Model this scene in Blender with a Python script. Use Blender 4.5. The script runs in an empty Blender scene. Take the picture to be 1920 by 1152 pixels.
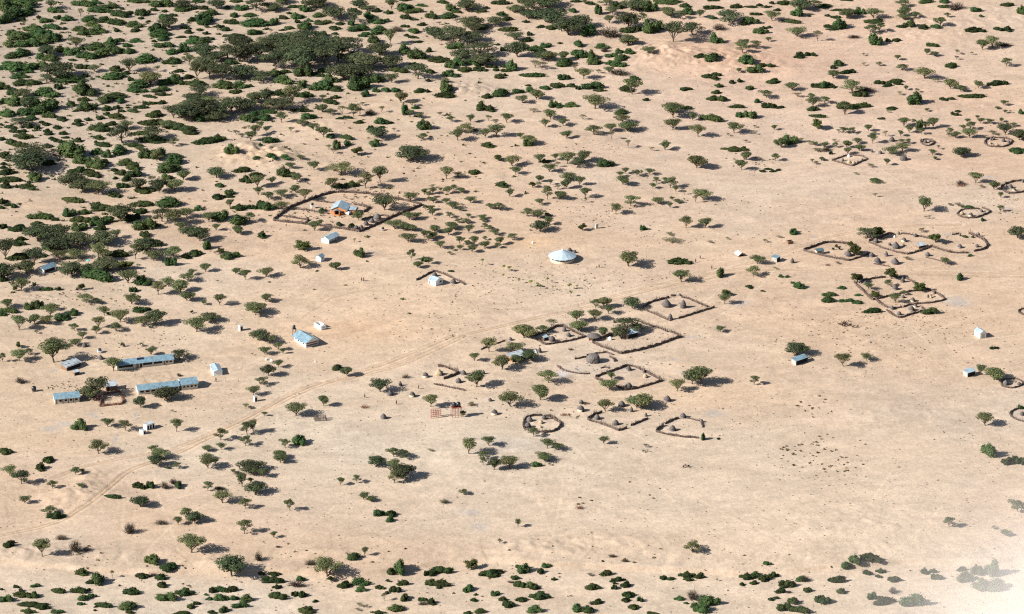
import bpy, math, random
import numpy as np
from mathutils import Vector, Matrix
sc = bpy.context.scene
COL = sc.collection
R = math.radians
# ------------------------------------------------------------------ camera
CAMH = 666.0; PITCH = R(22.0); FPX = 7819.0
cam = bpy.data.cameras.new("camera"); cam.sensor_width = 36.0; cam.lens = 36.0*FPX/1920
cam.clip_start = 10.0; cam.clip_end = 90000.0
co = bpy.data.objects.new("camera", cam); COL.objects.link(co)
co.location = (0, 0, CAMH); co.rotation_euler = (R(90)-PITCH, 0, 0)
sc.camera = co
# ------------------------------------------------------------------ light
SUN_EL = R(32.0)
SUN_FROM = math.atan2(-0.36, -1.0)          # the sun stands to the left, a little towards the camera
sdir = Vector((math.cos(SUN_FROM)*math.cos(SUN_EL), math.sin(SUN_FROM)*math.cos(SUN_EL), math.sin(SUN_EL)))
sl = bpy.data.lights.new("sun", 'SUN'); sl.energy = 5.0; sl.angle = R(0.53); sl.color = (1.0, 0.965, 0.91)
so = bpy.data.objects.new("sun", sl); COL.objects.link(so)
so.rotation_euler = sdir.to_track_quat('Z', 'Y').to_euler()
w = bpy.data.worlds.new("World"); sc.world = w; w.use_nodes = True
nt = w.node_tree; nt.nodes.clear()
sky = nt.nodes.new('ShaderNodeTexSky'); sky.sky_type = 'NISHITA'; sky.sun_disc = False
sky.sun_elevation = SUN_EL; sky.sun_rotation = math.atan2(sdir.x, sdir.y); sky.altitude = 600; sky.dust_density = 1.5
bg = nt.nodes.new('ShaderNodeBackground'); bg.inputs[1].default_value = 0.055
wo = nt.nodes.new('ShaderNodeOutputWorld')
nt.links.new(sky.outputs[0], bg.inputs[0]); nt.links.new(bg.outputs[0], wo.inputs[0])
sc.view_settings.view_transform = 'Standard'; sc.view_settings.look = 'None'
sc.view_settings.gamma = 1.0; sc.view_settings.use_curve_mapping = False
sc.view_settings.exposure = 1.0
sc.render.engine = 'CYCLES'
sc.cycles.max_bounces = 8; sc.cycles.diffuse_bounces = 2; sc.cycles.transparent_max_bounces = 6
sc.cycles.volume_bounces = 6
sc.cycles.use_denoising = False; sc.cycles.filter_width = 1.15
# ------------------------------------------------------------------ noise and terrain
LAT = {}
def vnoise(X, Y, s, seed):
    if seed not in LAT: LAT[seed] = np.random.RandomState(seed).rand(256, 256)
    r = LAT[seed]
    x = np.asarray(X, float)/s + 1000.37; y = np.asarray(Y, float)/s + 1000.71
    xi = np.floor(x).astype(np.int64); yi = np.floor(y).astype(np.int64)
    fx = x-xi; fy = y-yi; fx = fx*fx*(3-2*fx); fy = fy*fy*(3-2*fy)
    a = r[xi & 255, yi & 255]; b = r[(xi+1) & 255, yi & 255]; c = r[xi & 255, (yi+1) & 255]; d = r[(xi+1) & 255, (yi+1) & 255]
    return (a*(1-fx)+b*fx)*(1-fy)+(c*(1-fx)+d*fx)*fy
def fbm(X, Y, s, seed, o=4, g=0.5):
    v = 0; a = 1.0; t = 0
    for k in range(o):
        v = v + a*vnoise(X, Y, s/2**k, seed+k); t += a; a *= g
    return v/t
def sstep(a, b, x):
    t = np.clip((x-a)/(b-a), 0, 1); return t*t*(3-2*t)
def flat(px, py, z=0.0):
    u = (px-960)/FPX; v = -(py-576)/FPX
    dx = u; dy = math.cos(PITCH)+v*math.sin(PITCH); dz = -math.sin(PITCH)+v*math.cos(PITCH)
    t = (z-CAMH)/dz
    return dx*t, dy*t
BANK = [flat(*p) for p in ((-400, 1040), (0, 1052), (150, 1064), (338, 1070), (560, 1070), (640, 1076), (800, 1056), (917, 1048), (1040, 1056), (1200, 1062), (1400, 1075), (1700, 1050), (2400, 1040))]
BKX = [p[0] for p in BANK]; BKY = [p[1] for p in BANK]
MOUNDS = []
for px, py, rx, ry, h in ((480, 292, 16, 12, 2.2), (455, 278, 10, 9, 1.2), (520, 300, 9, 9, 1.1), (875, 168, 14, 10, 1.6), (1300, 110, 30, 20, 2.4), (1240, 100, 14, 16, 1.6), (1420, 120, 26, 18, 1.5),
                          (150, 925, 13, 10, 1.2), (180, 895, 9, 7, 1.0), (620, 240, 20, 14, 1.4), (1210, 1015, 18, 8, 1.0), (1090, 1020, 16, 8, .9), (980, 1030, 14, 8, .8), (60, 1035, 14, 7, 1.0), (410, 1055, 12, 6, 1.0),
                          (600, 1040, 20, 7, .9), (1720, 770, 40, 20, .8), (1600, 980, 40, 20, 1.0), (90, 560, 14, 8, .8), (1750, 60, 30, 22, 1.5), (1850, 30, 30, 22, 1.5), (500, 180, 20, 14, .8)):
    X, Y = flat(px, py); MOUNDS.append((X, Y, rx, ry, h))
def hfun(X, Y):
    X = np.asarray(X, float); Y = np.asarray(Y, float)
    z = 1.6*(fbm(X, Y, 70, 11, 3)-0.5) + 0.5*(fbm(X*0.7+Y*0.3, Y*1.3, 13, 31, 3)-0.5)
    rough = sstep(0.45, 0.7, fbm(X, Y, 60, 57, 2))
    z = z + 0.35*rough*(fbm(X, Y, 5, 77, 3)-0.5)
    u = X*0.8+Y*0.6; v_ = -X*0.6+Y*0.8
    z = z + 0.55*(np.abs(2*fbm(u*.35, v_, 16, 151, 3)-1)-.3)*sstep(.42, .62, fbm(X, Y, 110, 161, 2))
    for mx, my, rx, ry, h in MOUNDS:
        d = ((X-mx)/rx)**2+((Y-my)/ry)**2
        e = np.exp(-d)
        z = z + h*e*(0.9+(1.3 if rx < 17 else .45)*(np.abs(2*fbm(X+3*np.sin(Y/4), Y, 6.5, 91, 3)-1)-.2))
    gb = np.interp(X, BKX, BKY); gm_ = np.exp(-((Y-gb-9)/9)**2)
    z = z + 0.5*gm_*(np.abs(2*fbm(X+2*np.sin(Y/5), Y*0.45, 7, 141, 3)-1)-.25)
    by = np.interp(X, BKX, BKY) + 3*(fbm(X, Y*0+5, 16, 5, 3)-0.5)
    z = z - 1.3*sstep(1.2, -1.6, Y-by)
    return z
def G(px, py):
    z = 0.0
    for _ in range(5):
        x, y = flat(px, py, z); z = float(hfun(x, y))
    return x, y, z
def ppm(py):
    v = (py-576)/FPX; dep = PITCH+math.atan(v)
    return FPX*math.sin(dep)/CAMH/math.cos(math.atan(v)), dep      # picture px per metre at that row, depression
# ------------------------------------------------------------------ materials
def rgb(*c): return (c[0], c[1], c[2], 1.0)
def newmat(name):
    m = bpy.data.materials.new(name); m.use_nodes = True
    n = m.node_tree; b = n.nodes['Principled BSDF']; return m, n, b
def N(n, t, **k):
    o = n.nodes.new(t)
    for a, v in k.items(): setattr(o, a, v)
    return o
def solid(name, col, rough=0.85, var=0.25, scale=1.2, metal=0.0, spec=0.2, bump=0.0, objrand=0.0, trans=0.0):
    m, n, b = newmat(name)
    tc = N(n, 'ShaderNodeTexCoord'); nz = N(n, 'ShaderNodeTexNoise'); nz.inputs['Scale'].default_value = scale; nz.inputs['Detail'].default_value = 4
    n.links.new(tc.outputs['Object'], nz.inputs['Vector'])
    mr = N(n, 'ShaderNodeMapRange'); mr.inputs['From Min'].default_value = 0.3; mr.inputs['From Max'].default_value = 0.7
    mr.inputs['To Min'].default_value = 1-var; mr.inputs['To Max'].default_value = 1+var
    n.links.new(nz.outputs['Fac'], mr.inputs['Value'])
    last = mr.outputs[0]
    if objrand:
        oi = N(n, 'ShaderNodeObjectInfo'); m2 = N(n, 'ShaderNodeMapRange'); m2.inputs['To Min'].default_value = 1-objrand; m2.inputs['To Max'].default_value = 1+objrand
        n.links.new(oi.outputs['Random'], m2.inputs['Value'])
        mm = N(n, 'ShaderNodeMath', operation='MULTIPLY'); n.links.new(last, mm.inputs[0]); n.links.new(m2.outputs[0], mm.inputs[1]); last = mm.outputs[0]
    vm = N(n, 'ShaderNodeVectorMath', operation='SCALE'); vm.inputs[0].default_value = col[:3]
    n.links.new(last, vm.inputs['Scale']); n.links.new(vm.outputs[0], b.inputs['Base Color'])
    b.inputs['Roughness'].default_value = rough; b.inputs['Metallic'].default_value = metal; b.inputs['Specular IOR Level'].default_value = spec
    if bump:
        bp = N(n, 'ShaderNodeBump'); bp.inputs['Strength'].default_value = bump; bp.inputs['Distance'].default_value = 0.1
        n.links.new(nz.outputs['Fac'], bp.inputs['Height']); n.links.new(bp.outputs[0], b.inputs['Normal'])
    return m
def leafmat(name, col, hue=0.0, objrand=0.30):
    """leaves: every leaf face carries its own random tint in the attribute 'tint'"""
    m, n, b = newmat(name)
    at = N(n, 'ShaderNodeAttribute', attribute_name='tint')
    ramp = N(n, 'ShaderNodeMix', data_type='RGBA'); ramp.inputs[6].default_value = rgb(*[c*0.62 for c in col]); ramp.inputs[7].default_value = rgb(col[0]*1.55, col[1]*1.42, col[2]*1.2)
    n.links.new(at.outputs['Fac'], ramp.inputs[0])
    oi = N(n, 'ShaderNodeObjectInfo'); m2 = N(n, 'ShaderNodeMapRange'); m2.inputs['To Min'].default_value = 1-objrand; m2.inputs['To Max'].default_value = 1+objrand
    n.links.new(oi.outputs['Random'], m2.inputs['Value'])
    vm = N(n, 'ShaderNodeVectorMath', operation='SCALE'); n.links.new(ramp.outputs[2], vm.inputs[0]); n.links.new(m2.outputs[0], vm.inputs['Scale'])
    hs = N(n, 'ShaderNodeHueSaturation'); m3 = N(n, 'ShaderNodeMapRange'); m3.inputs['To Min'].default_value = 0.468; m3.inputs['To Max'].default_value = 0.532
    mu = N(n, 'ShaderNodeMath', operation='FRACT'); mu2 = N(n, 'ShaderNodeMath', operation='MULTIPLY'); mu2.inputs[1].default_value = 7.13
    n.links.new(oi.outputs['Random'], mu2.inputs[0]); n.links.new(mu2.outputs[0], mu.inputs[0]); n.links.new(mu.outputs[0], m3.inputs['Value'])
    n.links.new(m3.outputs[0], hs.inputs['Hue']); n.links.new(vm.outputs[0], hs.inputs['Color'])
    n.links.new(hs.outputs[0], b.inputs['Base Color'])
    b.inputs['Roughness'].default_value = 0.75; b.inputs['Specular IOR Level'].default_value = 0.15
    tr = N(n, 'ShaderNodeBsdfTranslucent'); n.links.new(hs.outputs[0], tr.inputs['Color'])
    mx = N(n, 'ShaderNodeMixShader'); mx.inputs[0].default_value = 0.25
    n.links.new(b.outputs[0], mx.inputs[1]); n.links.new(tr.outputs[0], mx.inputs[2])
    n.links.new(mx.outputs[0], n.nodes['Material Output'].inputs['Surface'])
    return m
def roofmat(name, col, rough=0.42, metal=0.25, stain=0.35):
    m, n, b = newmat(name)
    tc = N(n, 'ShaderNodeTexCoord')
    wv = N(n, 'ShaderNodeTexWave'); wv.bands_direction = 'X'; wv.inputs['Scale'].default_value = 0.55; wv.inputs['Distortion'].default_value = 0
    n.links.new(tc.outputs['Object'], wv.inputs['Vector'])
    nz = N(n, 'ShaderNodeTexNoise'); nz.inputs['Scale'].default_value = 0.7; nz.inputs['Detail'].default_value = 5
    n.links.new(tc.outputs['Object'], nz.inputs['Vector'])
    mr = N(n, 'ShaderNodeMapRange'); mr.inputs['From Min'].default_value = 0.35; mr.inputs['From Max'].default_value = 0.7
    mr.inputs['To Min'].default_value = 1.1; mr.inputs['To Max'].default_value = 1-stain
    n.links.new(nz.outputs['Fac'], mr.inputs['Value'])
    mr2 = N(n, 'ShaderNodeMapRange'); mr2.inputs['To Min'].default_value = 0.86; mr2.inputs['To Max'].default_value = 1.08
    n.links.new(wv.outputs['Fac'], mr2.inputs['Value'])
    mm = N(n, 'ShaderNodeMath', operation='MULTIPLY'); n.links.new(mr.outputs[0], mm.inputs[0]); n.links.new(mr2.outputs[0], mm.inputs[1])
    vm = N(n, 'ShaderNodeVectorMath', operation='SCALE'); vm.inputs[0].default_value = col[:3]
    n.links.new(mm.outputs[0], vm.inputs['Scale'])
    n2_ = N(n, 'ShaderNodeTexNoise'); n2_.inputs['Scale'].default_value = 0.9; n2_.inputs['Detail'].default_value = 6; n2_.inputs['Roughness'].default_value = .7
    mp = N(n, 'ShaderNodeMapping'); mp.inputs['Location'].default_value = (7, 3, 1); n.links.new(tc.outputs['Object'], mp.inputs[0]); n.links.new(mp.outputs[0], n2_.inputs['Vector'])
    mr3 = N(n, 'ShaderNodeMapRange'); mr3.inputs['From Min'].default_value = 0.58; mr3.inputs['From Max'].default_value = 0.70; mr3.inputs['To Max'].default_value = 0.55*stain/.35
    n.links.new(n2_.outputs['Fac'], mr3.inputs['Value'])
    mxr = N(n, 'ShaderNodeMix', data_type='RGBA'); n.links.new(mr3.outputs[0], mxr.inputs[0]); n.links.new(vm.outputs[0], mxr.inputs[6]); mxr.inputs[7].default_value = (0.23, 0.17, 0.13, 1)
    n.links.new(mxr.outputs[2], b.inputs['Base Color'])
    b.inputs['Roughness'].default_value = rough; b.inputs['Metallic'].default_value = metal
    return m
M = dict(
    acacia=leafmat('acacia_leaf', (0.112, 0.130, 0.062)), dense=leafmat('dense_acacia_leaf', (0.060, 0.078, 0.042)),
    sap=leafmat('sapling_leaf', (0.135, 0.135, 0.080)), green=leafmat('shrub_leaf', (0.056, 0.094, 0.034)),
    mat=leafmat('mat_leaf', (0.036, 0.056, 0.018)), broad=leafmat('broad_leaf', (0.058, 0.072, 0.022)),
    bare=leafmat('bare_twig', (0.125, 0.098, 0.080)), seed=leafmat('seedling_leaf', (0.16, 0.18, 0.045)),
    bark=solid('bark', (0.13, 0.095, 0.07), var=0.3), 
    stick=solid('brush_sticks', (0.105, 0.076, 0.063), var=0.45, scale=2.5, objrand=0.12), stickred=solid('reddish_sticks', (0.24, 0.13, 0.085), var=0.4, scale=2.5),
    thatch=solid('grey_thatch', (0.105, 0.091, 0.085), var=0.4, scale=3.0, bump=0.6, objrand=0.18), straw=solid('straw_thatch', (0.34, 0.26, 0.165), var=0.35, scale=3.0, bump=0.6),
    hide=solid('hut_cover', (0.17, 0.15, 0.14), var=0.35, scale=2.0, objrand=0.2), cream=solid('cream_mud_wall', (0.56, 0.47, 0.34), var=0.15),
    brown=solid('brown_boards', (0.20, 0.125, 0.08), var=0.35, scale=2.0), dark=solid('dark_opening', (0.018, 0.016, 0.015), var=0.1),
    white=solid('white_wall', (0.78, 0.77, 0.73), var=0.06, scale=0.6), wall=solid('beige_wall', (0.50, 0.46, 0.39), var=0.12, scale=0.7),
    orange=solid('orange_wall', (0.50, 0.215, 0.085), var=0.12), black=solid('black_tank', (0.016, 0.017, 0.02), rough=0.4, spec=0.5, var=0.1),
    red=solid('red_steel', (0.27, 0.075, 0.05), var=0.2), blue=roofmat('blue_roof', (0.225, 0.345, 0.405)), pale=roofmat('pale_blue_roof', (0.40, 0.50, 0.55)),
    tin=roofmat('tin_roof', (0.50, 0.54, 0.55), stain=0.45), hall=roofmat('hall_roof', (0.46, 0.56, 0.61), stain=0.12), teal=roofmat('teal_roof', (0.10, 0.17, 0.18)),
    solar=solid('solar_panel', (0.012, 0.016, 0.035), rough=0.2, spec=0.6, var=0.1), canvas=solid('canvas', (0.66, 0.60, 0.50), var=0.25, scale=1.0),
    skin=solid('skin', (0.10, 0.055, 0.035), var=0.05), cloth=solid('dark_cloth', (0.10, 0.045, 0.035), var=0.2), goat=solid('goat_coat', (0.10, 0.065, 0.045), var=0.5, scale=2.0, objrand=0.5),
    wood=solid('pole_wood', (0.20, 0.15, 0.11), var=0.2), stone=solid('stone', (0.36, 0.33, 0.29), var=0.3), blueplastic=solid('turquoise_sheet', (0.10, 0.36, 0.38), var=0.1),
    paleblue=solid('light_fabric', (0.62, 0.68, 0.72), var=0.1),
)
# ------------------------------------------------------------------ mesh collecting
class MB:
    def __init__(s): s.v = []; s.f = []; s.n = 0
    def add(s, v, f):
        v = np.asarray(v, float); s.v.append(v)
        for q in f: s.f.append(tuple(i+s.n for i in q))
        s.n += len(v); return s
    def box(s, x0, x1, y0, y1, z0, z1):
        return s.add([(x0,y0,z0),(x1,y0,z0),(x1,y1,z0),(x0,y1,z0),(x0,y0,z1),(x1,y0,z1),(x1,y1,z1),(x0,y1,z1)],
                     [(0,3,2,1),(4,5,6,7),(0,1,5,4),(1,2,6,5),(2,3,7,6),(3,0,4,7)])
    def tube(s, a, b, r0, r1, k=5):
        a = np.array(a, float); b = np.array(b, float); d = b-a; L = np.linalg.norm(d)+1e-9; d = d/L
        u = np.cross(d, (0, 0, 1) if abs(d[2]) < .9 else (1, 0, 0)); u /= np.linalg.norm(u); w_ = np.cross(d, u)
        v = []
        for c, r in ((a, r0), (b, r1)):
            for i in range(k):
                t = 2*math.pi*i/k; v.append(c+r*(math.cos(t)*u+math.sin(t)*w_))
        f = [(i, (i+1) % k, k+(i+1) % k, k+i) for i in range(k)]+[tuple(range(k-1, -1, -1)), tuple(range(k, 2*k))]
        return s.add(v, f)
    def prism(s, poly, e0, e1, axis):
        """poly in two coordinates, extruded along the third from e0 to e1 (axis 0 = x, 1 = y, 2 = z)"""
        v = []
        for e in (e0, e1):
            for p in poly:
                q = list(p); q.insert(axis, e); v.append(q)
        k = len(poly)
        f = [(i, (i+1) % k, k+(i+1) % k, k+i) for i in range(k)]+[tuple(range(k-1, -1, -1)), tuple(range(k, 2*k))]
        return s.add(v, f)
    def lathe(s, prof, k=14, cx=0, cy=0, rng=None, jit=0.0):
        v = []
        for r, z in prof:
            for i in range(k):
                t = 2*math.pi*i/k; rr = r*(1+(rng.uniform(-jit, jit) if rng else 0))
                v.append((cx+rr*math.cos(t), cy+rr*math.sin(t), z+(rng.uniform(-jit, jit)*0.3 if rng and r > 0 else 0)))
        f = []
        for j in range(len(prof)-1):
            for i in range(k): f.append((j*k+i, j*k+(i+1) % k, (j+1)*k+(i+1) % k, (j+1)*k+i))
        f.append(tuple(range(k-1, -1, -1))); f.append(tuple(range((len(prof)-1)*k, len(prof)*k)))
        return s.add(v, f)
    def mesh(s, name, mat):
        me = bpy.data.meshes.new(name); me.from_pydata([tuple(p) for p in np.vstack(s.v)], [], s.f); me.materials.append(mat); me.update(); return me
    def build(s, name, mat, parent=None, smooth=False):
        me = s.mesh(name, mat)
        if smooth: me.polygons.foreach_set('use_smooth', [True]*len(me.polygons))
        o = bpy.data.objects.new(name, me); COL.objects.link(o)
        if parent: o.parent = parent
        return o
def tag(o, label=None, cat=None, group=None, kind=None):
    if label: o['label'] = label
    if cat: o['category'] = cat
    if group: o['group'] = group
    if kind: o['kind'] = kind
    return o
def empty(name, loc, rz=0.0):
    o = bpy.data.objects.new(name, None); COL.objects.link(o); o.location = loc; o.rotation_euler = (0, 0, rz); o.empty_display_size = 0.5; return o
# ------------------------------------------------------------------ the ground: one sheet out to the horizon
def axis(lo, hi, step, far, grow=1.35):
    core = list(np.arange(lo, hi+step/2, step)); a = []; d = step; p = lo
    while p > -far: d *= grow; p -= d; a.append(p)
    b = []; d = step; p = core[-1]
    while p < far: d *= grow; p += d; b.append(p)
    return np.array(a[::-1]+core+b)
gx = axis(-292, 292, 0.6, 40000); gy = axis(1335, 2105, 0.85, 40000)
GXX, GYY = np.meshgrid(gx, gy); GZZ = hfun(GXX, GYY)
out = np.maximum(np.maximum(np.abs(GXX)-600, GYY-2800), 800-GYY); GZZ = GZZ*(1-sstep(0, 400, out))
nx, ny = len(gx), len(gy)
tan = np.array([0.425, 0.322, 0.234])
C = np.ones((ny, nx, 3))*tan
def mixc(mask, col): 
    global C
    C = C*(1-mask[..., None])+np.array(col)*mask[..., None]
n1 = fbm(GXX, GYY, 90, 201, 4); n2 = fbm(GXX, GYY, 38, 211, 4); n3 = fbm(GXX+0.4*GYY, GYY*1.5, 14, 221, 4); n4 = fbm(GXX, GYY, 4.0, 231, 3)
mixc(0.40*sstep(0.5, 0.72, n1), (0.455, 0.33, 0.225))            # orange earth
mixc(0.38*sstep(0.5, 0.72, n2), (0.46, 0.38, 0.30))            # pale sand
mixc(0.22*sstep(0.52, 0.75, n3), (0.36, 0.28, 0.21))           # greyer crust
def gauss(px, py, rx, ry):
    X, Y = flat(px, py); return np.exp(-((GXX-X)/rx)**2-((GYY-Y)/ry)**2)
wob = 0.6+0.8*n2
band = fbm(GXX*.35+GYY*.1, GYY*.8, 60, 501, 3); mixc(0.6*sstep(.47, .66, band), (0.435, 0.31, 0.215)); mixc(0.5*sstep(.5, .32, band), (0.45, 0.36, 0.275))
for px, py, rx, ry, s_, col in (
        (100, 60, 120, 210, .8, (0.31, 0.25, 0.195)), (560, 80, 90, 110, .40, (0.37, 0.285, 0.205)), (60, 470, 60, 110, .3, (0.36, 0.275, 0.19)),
        (1500, 120, 130, 170, .65, (0.44, 0.305, 0.225)), (1300, 105, 36, 30, .45, (0.43, 0.265, 0.17)), (1450, 115, 30, 22, .35, (0.45, 0.27, 0.18)), (480, 292, 20, 14, .7, (0.42, 0.28, 0.175)), (640, 240, 30, 18, .5, (0.42, 0.29, 0.19)),
        (700, 590, 60, 60, .55, (0.48, 0.335, 0.22)), (860, 545, 50, 30, .3, (0.46, 0.34, 0.24)), (640, 620, 30, 14, .45, (0.47, 0.30, 0.18)), (1260, 745, 50, 24, .4, (0.47, 0.32, 0.205)),
        (600, 850, 60, 50, .55, (0.45, 0.38, 0.295)), (1000, 820, 60, 50, .4, (0.45, 0.37, 0.28)), (150, 1130, 60, 30, .5, (0.43, 0.365, 0.29)), (480, 1130, 22, 24, .6, (0.42, 0.37, 0.31)), (500, 1150, 400, 22, .35, (0.45, 0.37, 0.28)),
        (960, 190, 50, 60, .3, (0.40, 0.32, 0.25)), (520, 250, 60, 40, .3, (0.45, 0.375, 0.29)), (1600, 1000, 90, 60, .65, (0.48, 0.375, 0.275)), (1800, 800, 50, 60, .4, (0.45, 0.36, 0.28)), (1785, 800, 9, 12, .4, (0.37, 0.31, 0.25)), (1700, 770, 18, 16, .25, (0.38, 0.31, 0.25)),
        (1870, 940, 14, 24, .3, (0.42, 0.30, 0.23)), (1650, 680, 60, 16, .35, (0.44, 0.32, 0.22)), (1000, 455, 12, 7, .7, (0.47, 0.32, 0.19)), (330, 1060, 60, 8, .5, (0.40, 0.30, 0.21)), (600, 1040, 50, 14, .45, (0.415, 0.305, 0.215)), (1150, 1020, 50, 14, .45, (0.43, 0.32, 0.225)),
        (60, 800, 40, 20, .25, (0.44, 0.32, 0.21)), (1100, 692, 14, 9, .4, (0.46, 0.41, 0.36)), (1450, 260, 90, 60, .25, (0.44, 0.335, 0.26)), (200, 700, 70, 60, .3, (0.42, 0.33, 0.225))):
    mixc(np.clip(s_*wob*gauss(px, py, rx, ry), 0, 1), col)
# grey ash and charcoal patches
for px, py, rx, ry in ((95, 805, 5, 3), (120, 795, 4, 3), (172, 777, 2.2, 2.2), (183, 781, 2, 2), (255, 780, 1.5, 5), (217, 822, 1, 5), (100, 695, 2, 2), (1082, 693, 2.2, 2), (1263, 673, 2, 2), (1277, 698, 2, 1.5), (1385, 571, 5, 4), (1395, 566, 4, 3), (1340, 775, 5, 4), (1300, 630, 4, 2),
                       (1790, 563, 7, 6), (1800, 570, 6, 4), (880, 960, 6, 4), (900, 985, 4, 5), (1170, 690, 2, 1), (960, 835, 16, 10), (940, 870, 10, 6), (1040, 478, 3, 2), (700, 475, 3, 2), (1525, 445, 2, 2), (1775, 440, 4, 2), (1850, 333, 6, 2.5), (1240, 295, 3, 2), (1455, 225, 3, 2), (1890, 390, 3, 1.5)):
    mixc(np.clip((0.25 if rx > 9 else 0.6)*wob*gauss(px, py, rx*.8, ry*.8), 0, 1), (0.30, 0.285, 0.275))
def dist_poly(pts):
    P = [flat(*p) for p in pts]; D = np.full(GXX.shape, 1e9)
    for (x0, y0), (x1, y1) in zip(P[:-1], P[1:]):
        i0 = max(np.searchsorted(gx, min(x0, x1)-9), 0); i1 = np.searchsorted(gx, max(x0, x1)+9)
        j0 = max(np.searchsorted(gy, min(y0, y1)-9), 0); j1 = np.searchsorted(gy, max(y0, y1)+9)
        X = GXX[j0:j1, i0:i1]; Y = GYY[j0:j1, i0:i1]; dx, dy = x1-x0, y1-y0
        t = np.clip(((X-x0)*dx+(Y-y0)*dy)/(dx*dx+dy*dy+1e-9), 0, 1)
        D[j0:j1, i0:i1] = np.minimum(D[j0:j1, i0:i1], np.hypot(X-x0-t*dx, Y-y0-t*dy))
    return D
def smooth(pts, k=6):
    o = []
    for i in range(len(pts)-1):
        p0 = pts[max(i-1, 0)]; p1 = pts[i]; p2 = pts[i+1]; p3 = pts[min(i+2, len(pts)-1)]
        for j in range(k):
            t = j/k
            o.append(tuple(0.5*((2*p1[a])+(-p0[a]+p2[a])*t+(2*p0[a]-5*p1[a]+4*p2[a]-p3[a])*t*t+(-p0[a]+3*p1[a]-3*p2[a]+p3[a])*t**3) for a in (0, 1)))
    o.append(pts[-1]); return o
T_MAIN = [(-60, 1012), (0, 1003), (104, 979), (146, 956), (182, 935), (221, 901), (250, 880), (276, 870), (330, 850), (398, 818), (465, 789), (499, 768), (546, 745), (582, 729), (621, 716), (660, 708), (700, 693), (765, 672), (800, 658), (852, 634), (956, 608), (1060, 584), (1140, 566), (1204, 548), (1304, 526), (1398, 510), (1500, 507), (1700, 513), (1980, 521)]
LANES = [T_MAIN,
    [(60, 905), (86, 900), (130, 884), (160, 874), (214, 862), (320, 842), (398, 812), (465, 783), (546, 739), (600, 718)],
    [(621, 716), (665, 700), (720, 683), (790, 655), (850, 630)], [(640, 712), (700, 698), (765, 679), (810, 660), (870, 631)], [(1304, 522), (1398, 497), (1460, 478), (1512, 460), (1580, 440), (1700, 425), (1800, 422)],
    [(1060, 577), (1150, 556), (1250, 530), (1330, 513), (1398, 503)], [(1500, 503), (1700, 508), (1960, 514)]]
for i, ln in enumerate(LANES):
    d = dist_poly(smooth(ln)); wid = 3.2 if i == 0 else 2.2
    mixc((0.34 if i in (2, 3) else .22)*np.exp(-(d/wid)**2)*(0.5+n2), (0.455, 0.31, 0.205))
    ru = np.exp(-((d-0.85)/0.36)**2)*(0.55+0.9*n4)
    mixc(np.clip((1.0 if i == 0 else .6)*ru*(.35+1.1*n3), 0, .85), (0.285, 0.18, 0.105)); mixc(0.55*np.exp(-((d-2.0)/0.7)**2)*(.3+n4), (0.50, 0.40, 0.30)); mixc(0.35*np.exp(-(d/0.4)**2), (0.48, 0.38, 0.28))
    GZZ -= 0.16*np.exp(-((d-0.95)/0.5)**2); GZZ += 0.05*np.exp(-((d-2.0)/0.5)**2)
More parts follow.
